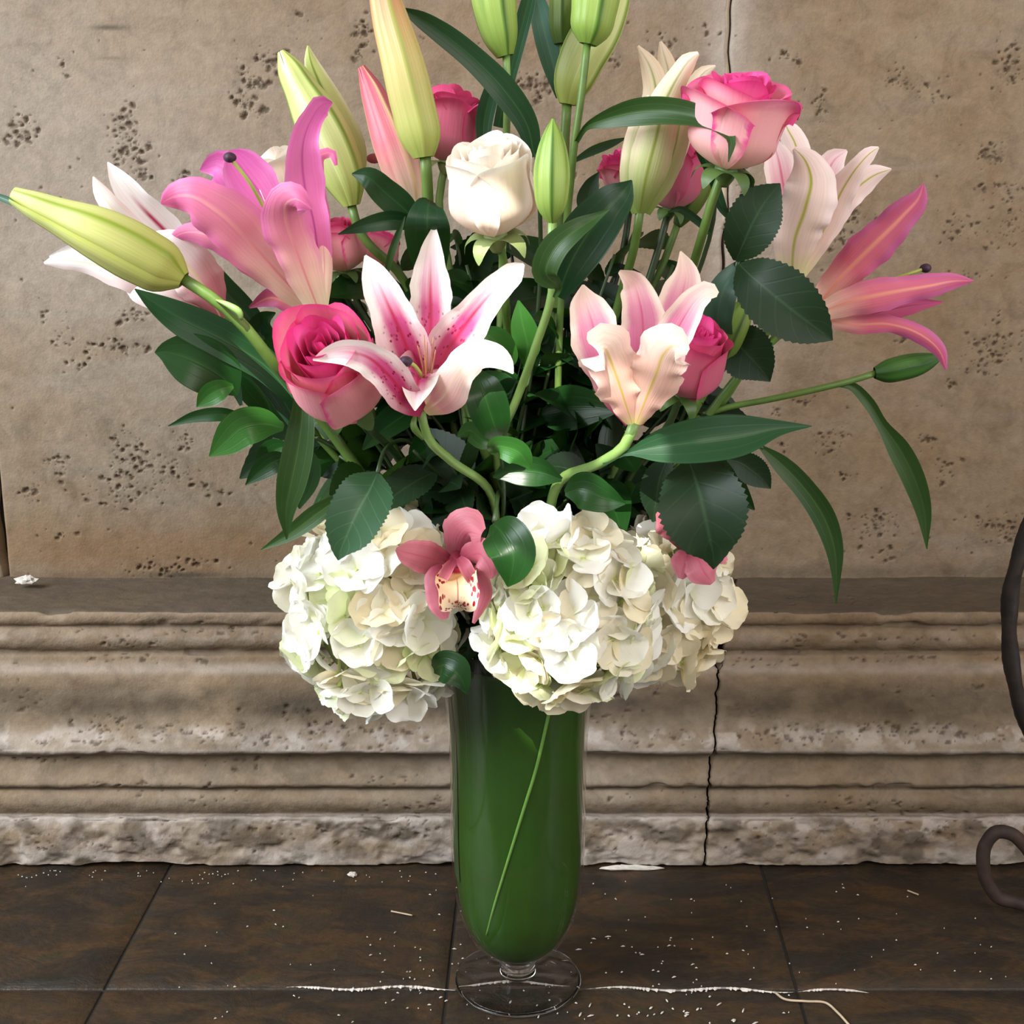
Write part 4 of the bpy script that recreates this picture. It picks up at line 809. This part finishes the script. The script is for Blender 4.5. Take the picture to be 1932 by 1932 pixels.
B5 = bud('bright lime lily bud cut off by the top edge, left of centre', [(954,106,-.02,32),(948,80,-.02,58),(938,30,-.02,78),(928,-40,-.02,84),(915,-110,-.02,60),(905,-150,-.02,8)], 'bud_green', 20, [(955,104,-.02),(957,180,-.018),(955,270,-.01),(950,420,.0)], 'stem_light', 15)
B6 = bud('olive green lily bud hanging at the top edge behind the lime bud', [(1062,82,.03,34),(1061,60,.03,46),(1061,20,.03,50),(1062,-40,.03,46),(1063,-100,.03,10)], 'bud_dark', 0, [(1062,80,.03),(1063,140,.03),(1068,230,.03),(1060,420,.03)], 'stem', 14)
B7 = bud('lime green lily bud at the top edge right of centre on a thin stalk', [(1110,84,-.03,34),(1114,66,-.03,66),(1122,20,-.03,86),(1130,-40,-.03,90),(1140,-110,-.03,56),(1146,-150,-.03,8)], 'bud_green', 14, [(1108,82,-.03),(1097,180,-.03),(1084,270,-.028),(1076,350,-.02),(1066,450,-.01)], 'stem', 15)
blade(B7, 'leaf', [(1088,267,-.03,9),(1106,240,-.04,12),(1140,226,-.05,30),(1200,212,-.06,50),(1265,211,-.07,50),(1325,224,-.08,40),(1360,243,-.09,26),(1378,262,-.095,20),(1374,306,-.098,2)], M['lily_leaf_mid'], cup=.2, fold=.2, roll=-14, tw=40, nv=40)
blade(B7, 'leaf', [(1080,306,-.02,6),(1115,286,-.01,17),(1150,272,0,15),(1182,260,.01,2)], M['lily_leaf'], fold=.3)
B8 = bud('large pale olive lily bud slanting right behind the thin stalked lime bud', [(1071,197,.02,34),(1076,170,.02,64),(1098,110,.02,88),(1130,50,.02,90),(1160,-20,.02,66),(1190,-90,.02,10)], 'bud_pale', 58, [(1070,194,.02),(1065,270,.02),(1058,350,.02),(1050,480,.02)], 'stem', 19, .1)
B9 = bud('small bright green ribbed lily bud right of the white rose', [(1042,422,-.12,14),(1041,400,-.12,46),(1041,350,-.12,68),(1042,295,-.12,62),(1043,250,-.12,34),(1043,224,-.12,5)], 'bud_green', 0, [(1042,420,-.12),(1041,480,-.118),(1042,545,-.112),(1010,655,-.10),(968,770,-.08),(938,835,-.05)], 'stem_light', 17)
blade(B9, 'leaf', [(1046,562,-.114,8),(1054,545,-.12,14),(1030,515,-.13,50),(1048,470,-.135,56),(1090,432,-.135,40),(1126,410,-.13,18),(1150,395,-.13,2)], M['lily_leaf_mid'], cup=.2, fold=.15, roll=20)
blade(B9, 'leaf', [(1052,560,-.05,30),(1075,500,-.06,80),(1110,440,-.065,98),(1150,390,-.065,78),(1178,360,-.06,44),(1192,340,-.06,3)], M['lily_leaf'], cup=.12, fold=.12)
B10 = thing('lily_bud', 'pale lily bud with four curling petal tips, left of the top right rose', 'lily bud', W(1205, 402, -.03))
for pts, kw in [
  ([(1205,402,-.02,26),(1200,330,-.02,60),(1215,250,-.015,64),(1238,180,-.01,52),(1226,125,-.01,36),(1203,87,-.012,6)], dict(flip=True, cup=-.35)),
  ([(1210,400,-.02,26),(1225,300,0,60),(1255,200,.005,52),(1262,140,.005,36),(1252,100,.005,24),(1246,78,.005,5)], dict(flip=True, cup=-.3)),
  ([(1215,400,-.01,26),(1255,310,0,60),(1290,220,0,52),(1310,165,0,38),(1330,135,0,24),(1350,124,0,4)], dict(flip=True, cup=-.35)),
  ([(1207,403,-.03,28),(1218,340,-.045,70),(1238,260,-.05,76),(1256,190,-.05,58),(1282,140,-.052,40),(1302,112,-.054,30),(1318,100,-.054,8)], dict(flip=True, cup=-.5)),
  ([(1204,402,-.03,24),(1192,350,-.035,42),(1196,290,-.04,46),(1210,230,-.04,40),(1225,180,-.03,8)], dict(flip=True, cup=-.4)),
  ([(1214,400,-.025,24),(1246,345,-.03,46),(1272,280,-.035,48),(1284,220,-.035,40),(1288,180,-.03,8)], dict(flip=True, cup=-.4)),
 ]: blade(B10, 'petal', pts, M['lily_pale'], **{**dict(nu=11, nv=30, ruf=.05), **kw})
stem(B10, [(1207,400,-.028),(1200,450,-.02),(1170,560,0)], 17)
B11 = bud('dark green lily bud on a long stalk reaching right, over the wall', [(1650,704,-.0,22),(1668,702,0,40),(1700,695,0,48),(1740,685,0,40),(1764,677,0,22),(1779,671,0,4)], 'bud_deep', 6, [(1652,704,0),(1600,720,0),(1555,731,.0),(1460,752,.005),(1350,775,.01),(1240,830,.01)], 'stem', 13)
blade(B11, 'leaf', [(1580,726,0,8),(1605,728,0,16),(1636,756,-.005,22),(1664,800,-.01,22),(1696,846,-.015,42),(1724,900,-.02,44),(1743,960,-.022,32),(1749,1036,-.025,2)], M['lily_leaf_mid'], cup=.2, fold=.2, tw=-20, nv=36)
B12 = bud('slim yellow green lily bud tucked behind the top right rose', [(1278,425,.06,18),(1295,395,.06,44),(1322,345,.06,50),(1342,300,.06,36),(1352,268,.06,6)], 'bud_dark', 0, [(1278,424,.06),(1250,500,.06),(1180,640,.05)], 'stem', 14)
B13 = bud('closed green striped lily bud below the dark serrated leaf at right', [(1346,716,-.02,20),(1358,680,-.025,42),(1378,630,-.03,60),(1398,590,-.03,46),(1414,556,-.03,6)], 'bud_dark', 20, [(1346,715,-.02),(1322,755,-.01),(1270,850,0)], 'stem', 14)
blade(B13, 'leaf', [(1366,640,-.035,30),(1354,600,-.05,54),(1364,550,-.055,56),(1388,510,-.05,30),(1400,490,-.045,4)], M['lily_leaf_blue'], fold=.2)

# ------------------------------------------------------------------ roses
def rose(label, base, top, R, mat, mi, op, lip, seed, st, sw=18, sep='sepal', nsep=5, sepL=.5, sm='stem_dark', **k):
    root = thing('rose', label, 'rose', W(*base)); rose_head(root, base, top, R, M[mat], M[mi] if mi else None, op, lip, seed, sep, nsep, sepL, **k)
    stem(root, st, sw, sm); return root
R1 = rose('cream white rose in the upper middle of the bouquet', (935, 442, -.075), (915, 272, -.095), 82, 'rose_white', None, .55, .16, 4, [(937,446,-.075),(948,480,-.07),(953,560,-.05),(958,640,-.02)], 17, sepL=.55, sm='stem')
R2 = rose('large pink rose with frilled top at upper right', (1370, 318, -.06), (1408, 148, -.075), 80, 'rose_blush', 'rose_pink_in', 1.3, .26, 8, [(1368,318,-.06),(1350,360,-.058),(1326,440,-.05),(1308,500,-.03)], 18, 'sepal_dark', sm='stem')
R3 = rose('vivid pink rose facing forward at left, under the hot pink lily', (655, 752, -.10), (598, 640, -.165), 86, 'rose_pink', 'rose_pink_in', .6, .14, 3, [(658,752,-.10),(690,800,-.08),(740,850,-.05)], 15, 'sepal_dark')
R4 = rose('dusky pink rose behind the tall blush bud at the top', (842, 306, .03), (852, 170, .03), 58, 'rose_dusk', 'rose_dusk', 1.15, .3, 5, [(842,306,.03),(830,360,.03),(850,520,.03)], 16, sm='stem')
R5 = rose('pink rose partly hidden behind the pale opening bud', (1262, 395, .035), (1290, 268, .03), 50, 'rose_dusk', 'rose_dusk', .7, .14, 6, [(1262,395,.035),(1245,460,.03),(1200,600,.03)], 14, 'sepal_dark')
R5b = rose('small pink rose peeking out left of the pale opening bud', (1190, 372, .06), (1160, 292, .05), 38, 'rose_pink', 'rose_pink_in', .8, .2, 12, [(1190,372,.06),(1180,450,.06),(1140,600,.05)], 13, 'sepal_dark')
R6 = rose('deep pink rose half hidden behind the cup shaped lily at right', (1285, 742, -.07), (1325, 618, -.095), 62, 'rose_dusk', 'rose_pink_in', .6, .12, 7, [(1285,742,-.07),(1262,800,-.05),(1200,880,-.02)], 15, 'sepal_dark')
R7 = rose('pink rose low behind the hot pink lily, beside the green stalks', (650, 512, .02), (636, 416, .015), 46, 'rose_pink', 'rose_dusk', .7, .12, 10, [(650,512,.02),(680,580,.02),(760,700,.02)], 13, 'sepal_dark')
R7b = rose('small pink rose right of a stalk, behind the centre lily', (712, 512, .05), (722, 434, .05), 34, 'rose_pink', 'rose_dusk', .7, .12, 14, [(712,512,.05),(740,600,.04),(800,720,.03)], 12, 'sepal_dark')
R8 = rose('white rose behind the hot pink lily at upper left', (560, 408, .05), (518, 288, .05), 56, 'rose_white', None, .9, .2, 15, [(560,408,.05),(600,480,.05),(700,640,.04)], 14)

# ------------------------------------------------------------------ orchids
def orchid(label, petals, lip, colm, base, st):
    root = thing('orchid', label, 'orchid', W(*base))
    for pts, kw in petals: blade(root, 'petal', pts, M['orchid'], **{**dict(nu=11, nv=24, cup=.3, ruf=.06), **kw})
    if lip: blade(root, 'lip', lip, M['orchid_lip'], cup=.55, nu=15, nv=30, ruf=.16, rf=2, label='cream lip with crimson spots')
    if colm: P = [W(*q) for q in colm]; tube(root, 'column', P, [.004, .0052, .004, .0015], M['orchid_col'], 10, 14, label='dark red column')
    stem(root, st, 14); return root
orchid('dusky pink orchid with a cream speckled lip between the hydrangeas', [
  ([(858,1062,-.085,34),(868,1034,-.10,76),(876,1014,-.112,96),(886,1004,-.122,84),(908,1010,-.13,30)], dict(cup=-.4)),
  ([(850,1066,-.10,36),(818,1056,-.11,62),(782,1046,-.115,56),(758,1040,-.115,34),(747,1036,-.115,6)], dict(cup=-.25)),
  ([(872,1058,-.11,26),(890,1046,-.125,50),(912,1050,-.138,64),(924,1072,-.142,54),(926,1092,-.14,10)], dict(cup=-.3)),
  ([(842,1072,-.11,30),(824,1090,-.118,44),(826,1120,-.122,46),(834,1150,-.125,40),(840,1168,-.125,14)], dict(cup=-.35)),
  ([(880,1072,-.11,24),(904,1092,-.116,36),(914,1120,-.118,30),(904,1150,-.12,20),(893,1176,-.12,6)], dict(cup=-.35)),
  ([(858,1055,-.125,12),(842,1078,-.134,22),(833,1100,-.138,16),(830,1118,-.138,3)], dict(cup=.3)),
  ([(866,1052,-.128,12),(880,1072,-.14,26),(892,1096,-.142,20),(900,1112,-.142,3)], dict(cup=.3)),
 ], [(862,1058,-.115,36),(862,1074,-.12,44),(862,1090,-.132,64),(864,1112,-.144,82),(864,1132,-.146,72),(864,1146,-.138,30)], [(862,1050,-.095),(862,1058,-.108),(863,1068,-.116),(863,1078,-.118)], (862, 1070, -.08), [(862,1062,-.075),(880,1100,-.05),(930,1180,-.02)])
orchid('second pink orchid almost hidden under the largest serrated leaf at right', [
  ([(1300,1030,-.075,40),(1280,1000,-.085,60),(1258,978,-.09,60),(1240,966,-.09,10)], dict(cup=-.3)),
  ([(1310,1030,-.08,40),(1320,1060,-.095,66),(1330,1082,-.10,60),(1345,1100,-.10,14)], dict(cup=-.25)),
  ([(1310,1040,-.08,40),(1290,1070,-.092,50),(1284,1092,-.094,10)], dict(cup=-.25)),
  ([(1305,1025,-.075,36),(1345,1040,-.09,56),(1370,1060,-.095,10)], dict(cup=-.25)),
 ], None, None, (1300, 1020, -.07), [(1300,1026,-.07),(1250,1060,-.05),(1100,1180,-.01)])

# ------------------------------------------------------------------ greenery
def sprig(name, label, st, leaves, sm='stem_dark', sw=9, cat='foliage', **kw):
    root = thing(name, label, cat, W(*st[-1])); stem(root, st, sw, sm)
    for m, pts, k in leaves: blade(root, 'leaf', pts, M[m], **{**dict(cup=.12, fold=.16), **kw, **k})
    return root
SE = dict(serr=.07, nv=44)
sprig('rose_foliage', 'pair of dark serrated rose leaves beside the far right lilies', [(1392,494,-.05),(1380,540,-.04),(1345,640,-.02),(1290,780,0)], [
  ('rose_leaf', [(1388,492,-.055,10),(1402,460,-.065,74),(1420,420,-.07,100),(1444,380,-.07,78),(1462,358,-.07,34),(1472,346,-.07,2)], SE),
  ('rose_leaf', [(1394,498,-.055,12),(1425,528,-.075,92),(1470,565,-.085,126),(1515,600,-.09,104),(1550,626,-.09,52),(1571,642,-.09,2)], SE),
  ('rose_leaf', [(1360,610,-.03,10),(1385,640,-.03,80),(1410,668,-.035,100),(1435,695,-.035,64),(1453,720,-.035,2)], SE)], sw=8)
sprig('rose_foliage', 'largest serrated rose leaf hanging over the right hydrangeas', [(1300,868,-.08),(1270,850,-.07),(1200,860,-.04)], [
  ('rose_leaf', [(1298,866,-.09,12),(1312,905,-.115,120),(1328,965,-.128,166),(1340,1020,-.13,112),(1346,1050,-.128,44),(1346,1074,-.126,2)], {**SE, 'nv': 52}),
  ('rose_leaf', [(1372,866,-.06,8),(1395,872,-.06,44),(1420,888,-.06,56),(1440,906,-.06,36),(1454,922,-.06,2)], SE),
  ('rose_leaf', [(1262,860,-.08,10),(1245,900,-.085,60),(1238,940,-.085,60),(1232,985,-.085,4)], SE)], sw=8)
sprig('rose_foliage', 'pale blue green serrated leaf lying over the left hydrangea', [(712,892,-.09),(725,850,-.07),(760,830,-.04)], [
  ('rose_leaf_pale', [(712,893,-.095,14),(697,925,-.11,92),(672,970,-.12,106),(652,1015,-.125,80),(642,1040,-.126,34),(638,1057,-.126,2)], SE)], sw=8)
sprig('lily_leaf', 'long arching narrow leaf drooping at lower right of the bouquet', [(1440,846,-.02),(1400,830,-.015),(1300,820,0)], [
  ('lily_leaf_mid', [(1434,842,-.02,8),(1470,872,-.025,32),(1520,925,-.03,42),(1556,980,-.03,44),(1575,1040,-.03,32),(1578,1090,-.03,16),(1577,1140,-.03,2)], dict(nv=36))], cat='leaf')
sprig('lily_leaf', 'long hanging green leaf in front, above the left hydrangea', [(574,730,-.10),(600,740,-.08),(680,800,-.04)], [
  ('lily_leaf_mid', [(572,728,-.10,26),(570,790,-.112,46),(562,850,-.115,58),(550,910,-.115,56),(540,960,-.113,36),(541,1018,-.11,2)], {}),
  ('lily_leaf_mid', [(640,940,-.085,20),(600,968,-.09,36),(550,1005,-.09,28),(492,1038,-.09,2)], {})], cat='leaf')
sprig('lily_leaf', 'long dark arching leaves at the top, over the lime bud stalks', [(1012,290,-.02),(1015,330,-.02),(1020,480,0)], [
  ('lily_leaf', [(1008,296,-.02,24),(996,240,-.025,42),(955,175,-.03,52),(895,112,-.03,46),(830,60,-.03,40),(790,34,-.03,28),(753,14,-.03,2)], dict(nv=36)),
  ('lily_leaf', [(912,270,.01,24),(914,225,.01,34),(926,175,.01,30),(940,120,.01,4)], {}),
  ('lily_leaf', [(940,240,.02,20),(962,140,.02,26),(982,60,.02,30),(1000,-10,.02,24),(1010,-50,.02,2)], {}),
  ('lily_leaf_blue', [(1054,185,.035,10),(1046,130,.035,40),(1030,70,.035,44),(1016,10,.035,34),(1005,-40,.03,4)], {})], cat='leaf')
sprig('lily_leaf', 'dark lily leaves below the rosy bud, left of the white rose', [(806,470,-.02),(812,540,-.02),(840,640,0)], [
  ('lily_leaf', [(815,520,-.03,50),(808,460,-.06,82),(806,415,-.075,80),(808,388,-.07,54),(812,378,-.06,20)], dict(fold=-.1)),
  ('lily_leaf', [(790,420,-.03,20),(760,392,-.035,52),(725,362,-.04,54),(695,335,-.045,40),(664,328,-.04,3)], {}),
  ('lily_leaf', [(790,424,-.03,20),(740,416,-.04,36),(690,425,-.045,28),(638,442,-.045,2)], {}),
  ('lily_leaf_mid', [(728,520,-.05,8),(738,480,-.055,14),(752,440,-.055,12),(764,408,-.055,2)], {})], cat='leaf')
sprig('ruscus_sprig', 'glossy broad leaved sprig reaching left over the stone wall', [(470,770,-.02),(540,800,-.01),(660,860,0)], [
  ('ruscus_leaf', [(448,745,-.05,8),(420,712,-.055,84),(375,684,-.06,104),(330,668,-.06,72),(305,664,-.06,30),(292,665,-.06,2)], dict(fold=.1)),
  ('ruscus_fresh', [(440,728,-.07,8),(415,735,-.075,40),(390,750,-.075,38),(371,768,-.075,2)], {}),
  ('ruscus_leaf', [(470,790,-.03,8),(420,782,-.035,26),(370,786,-.035,22),(317,804,-.035,2)], {}),
  ('ruscus_fresh', [(535,808,-.05,10),(500,800,-.055,56),(460,806,-.06,72),(425,835,-.06,52),(395,861,-.06,3)], dict(fold=.08)),
  ('ruscus_leaf', [(545,862,-.03,8),(520,870,-.035,40),(490,890,-.035,34),(463,915,-.035,2)], {}),
  ('ruscus_leaf', [(548,840,-.01,8),(520,850,-.01,50),(500,880,-.01,40),(490,900,-.01,2)], {}),
  ('lily_leaf_blue', [(455,765,-.04,6),(440,720,-.045,24),(420,685,-.045,20),(408,668,-.045,2)], {}),
  ('ruscus_leaf', [(520,800,-.01,8),(500,750,-.01,70),(470,715,-.01,64),(440,700,-.01,4)], {}),
  ('ruscus_leaf', [(560,830,-.02,8),(575,880,-.02,60),(570,920,-.02,50),(565,960,-.02,3)], {}),
  ('ruscus_leaf', [(545,720,0,8),(510,690,0,70),(490,640,0,70),(500,600,0,30),(520,590,0,3)], {})], sw=9)
sprig('ruscus_sprig', 'glossy pointed leaf standing in front below the centre lily', [(944,840,-.10),(948,880,-.09),(950,960,-.06),(940,1040,-.04)], [
  ('ruscus_leaf', [(944,836,-.115,8),(932,800,-.13,62),(914,745,-.135,76),(903,712,-.13,46),(900,692,-.13,3)], dict(fold=.1)),
  ('ruscus_fresh', [(938,838,-.10,8),(910,830,-.105,36),(885,812,-.105,34),(862,824,-.105,2)], {}),
  ('ruscus_fresh', [(926,856,-.12,6),(946,842,-.14,44),(976,852,-.145,52),(1003,886,-.14,3)], dict(roll=-20)),
  ('ruscus_fresh', [(952,700,-.07,6),(955,668,-.085,44),(930,640,-.09,56),(900,618,-.09,3)], {}),
  ('ruscus_fresh', [(990,690,-.03,6),(995,650,-.045,50),(985,606,-.05,44),(978,566,-.05,3)], {}),
  ('ruscus_leaf', [(1060,905,-.08,8),(1010,890,-.09,56),(960,890,-.09,44),(930,900,-.09,3)], {}),
  ('ruscus_leaf', [(1066,930,-.10,10),(1100,925,-.11,70),(1140,940,-.115,56),(1180,950,-.11,4)], {})], sw=9)
sprig('ruscus_sprig', 'dark rounded leaf hanging between orchid and right hydrangea', [(932,985,-.10),(936,960,-.09),(940,930,-.07)], [
  ('ruscus_leaf', [(930,988,-.14,14),(950,1010,-.16,86),(968,1045,-.168,88),(966,1080,-.168,56),(958,1107,-.165,3)], dict(fold=.05))], sw=9)
sprig('ruscus_sprig', 'small dark leaf below the left hydrangea at the vase rim', [(852,1250,-.075),(870,1230,-.06),(920,1200,-.03)], [
  ('ruscus_leaf', [(818,1262,-.09,16),(840,1256,-.10,58),(860,1268,-.105,62),(873,1286,-.106,34),(881,1310,-.106,2)], {}),
  ('ruscus_leaf', [(900,1180,-.04,20),(890,1200,-.05,50),(884,1225,-.055,40),(880,1250,-.055,3)], {})], sw=8)
sprig('lily_leaf', 'thin dark leaf ribbons hanging behind the top right rose', [(1352,340,-.02),(1345,420,-.01),(1300,560,0)], [
  ('lily_leaf', [(1310,240,-.04,16),(1322,280,-.045,22),(1345,335,-.045,18),(1362,390,-.045,18),(1378,418,-.04,2)], {}),
  ('lily_leaf', [(1395,318,-.05,12),(1408,335,-.05,18),(1416,352,-.05,14),(1414,372,-.05,2)], {}),
  ('lily_leaf', [(1340,440,-.02,10),(1310,412,-.02,16),(1280,395,-.02,12),(1260,400,-.02,2)], {}),
  ('rose_leaf', [(1130,400,.0,20),(1112,385,0,44),(1116,350,0,30),(1130,325,0,3)], {})], cat='leaf')

def filler(label, end, n, seed, kind, Lr=(100, 165)):
    rg = random.Random(seed); e = W(*end); root = thing('leafy_sprig', label, 'foliage', e)
    a = MOUTH+np.array([rg.uniform(-.03, .03), rg.uniform(-.02, .03), .0]); mid = (a+e)/2+np.array([0, 0, .015])
    P = spline([a+np.array([0, 0, -.1]), a, mid, e], 24); tube(root, 'stem', P, np.linspace(.0026, .0012, 24), M['stem_dark'], 6)
    for k in range(n):
        f = .32+.68*(k+.7)/n; i = min(int(f*23), 23); b = P[i]; T_ = nrm(P[min(i+1, 23)]-P[i-1])
        a_ = rg.random()*6.28; x = nrm(np.cross(T_, [.2, 1, .1])); y = np.cross(T_, x); sd = x*math.cos(a_)+y*math.sin(a_)
        d = nrm(T_*rg.uniform(.2, .9)+sd*1.0+np.array([0, -.15, -.12])); L = rg.uniform(*Lr)*.00042*(.7 if k == n-1 else 1); wd2 = L*rg.uniform(.36, .56)
        droop = np.array([0, 0, -rg.uniform(.05, .35)*L])
        nv, nu = (30 if kind == 'rose_leaf' else 14), 7
        C = spline([b, b+d*L*.3+droop*.05, b+d*L*.65+droop*.4, b+d*L+droop], nv); Tn = nrm(np.gradient(C, axis=0))
        up = nrm(np.array([rg.uniform(-.6, .6), rg.uniform(-1.0, -.1), rg.uniform(.2, 1.0)])); Nn = nrm(up-Tn*np.sum(Tn*up, 1, keepdims=True)); Cr = np.cross(Tn, Nn)
        v = np.linspace(0, 1, nv); w_ = wd2/2*np.sin(np.pi*v**.82)**.85*(1-.15*v)+.0006; s = np.linspace(-1, 1, nu); V = np.zeros((nv, nu, 3))
        for j, sj in enumerate(s):
            q = w_*sj*(1+(.07*((np.arange(nv) % 2)-.5) if (kind == 'rose_leaf' and abs(sj) > .99) else 0)); V[:, j] = C+Cr*q[:, None]+Nn*((.16*abs(sj)+.1*sj*sj)*w_)[:, None]
        mk('leaf', V, gridfaces(nv, nu), M[kind], root, np.stack(np.meshgrid((s+1)/2, v), -1))
FL2 = [('at the back top, under the tall blush bud', (740, 470, .06)), ('at the back top, behind the white rose sepals', (860, 450, .06)), ('at the back, right of the ribbed bud', (1075, 440, .07)), ('at the back, below the pale curling bud', (1200, 430, .07)),
 ('at the back right, beside the top right rose stem', (1300, 500, .06)), ('in the upper middle behind the ribbed bud stalk', (1010, 540, .05)), ('in the upper middle, right of the centre lily petals', (930, 600, .04)), ('at the back behind the left pink roses', (640, 560, .06)),
 ('at the back of the cup shaped lily', (1230, 600, .06)), ('at the back left, behind the vivid pink rose', (580, 690, .04)), ('at the far right back, behind the stalks', (1340, 760, .05)), ('deep in the middle at the very back', (1080, 620, .08))]
FL = [('behind the pink rose at left', (600, 790, .02), 15, 'ruscus_leaf'), ('below the pink rose at left, above the white hydrangea', (640, 860, -.03), 15, 'rose_leaf'),
 ('behind the hot pink lily tube', (640, 590, .03), 15, 'rose_leaf'), ('left of the centre lily, below the pink roses', (700, 640, .0), 15, 'ruscus_leaf'),
 ('directly behind the upper petal of the centre lily', (800, 560, .0), 15, 'rose_leaf'), ('left below the white rose', (880, 500, .01), 15, 'ruscus_leaf'),
 ('right of the white rose stem', (960, 560, .02), 15, 'rose_leaf'), ('right of the small ribbed bud stalk', (1060, 600, .0), 15, 'ruscus_leaf'),
 ('between the two front lilies', (1000, 700, -.03), 15, 'ruscus_leaf'), ('below the pale opening bud', (1160, 480, .03), 15, 'rose_leaf'),
 ('behind the cup shaped lily', (1160, 620, .01), 15, 'ruscus_leaf'), ('under the top right rose stem', (1270, 500, .03), 15, 'rose_leaf'),
 ('right behind the deep pink half hidden rose', (1330, 700, .03), 15, 'rose_leaf'), ('under the cup shaped lily base', (1200, 840, -.03), 15, 'ruscus_leaf'),
 ('above the right hydrangeas, left of the largest leaf', (1120, 880, -.05), 15, 'rose_leaf'), ('below the centre lily stem', (850, 880, -.06), 15, 'rose_leaf'),
 ('over the orchid and below the centre lily', (780, 850, -.06), 16, 'rose_leaf'), ('deep in the middle, behind the bent lily stalk', (930, 800, .0), 16, 'ruscus_leaf'),
 ('deep at the right, above the creamy hydrangea', (1290, 860, .0), 15, 'rose_leaf'), ('at the very back, behind the white rose', (960, 440, .07), 14, 'rose_leaf'),
 ('at the very back, right of the hot pink lily', (720, 500, .07), 14, 'ruscus_leaf'), ('at the back under the horizontal leaf', (1180, 720, .05), 16, 'rose_leaf'),
 ('at the back, left of the bent lily stalk', (740, 740, .05), 16, 'rose_leaf'), ('at the back above the vase mouth', (980, 900, .02), 16, 'ruscus_leaf'),
 ('low in the gap between the hydrangeas', (900, 1000, -.04), 13, 'ruscus_leaf'), ('low above the left hydrangea', (740, 960, -.02), 14, 'rose_leaf')]
for i, (w_, end, n_l, kd) in enumerate(FL):
    filler('dark green leafy filler sprig '+w_, end, n_l, 100+i, kd)
for i, (w_, end) in enumerate(FL2):
    filler('dark leafy filler sprig '+w_, end, 15, 300+i, 'rose_leaf' if i % 2 else 'ruscus_leaf', (140, 215))
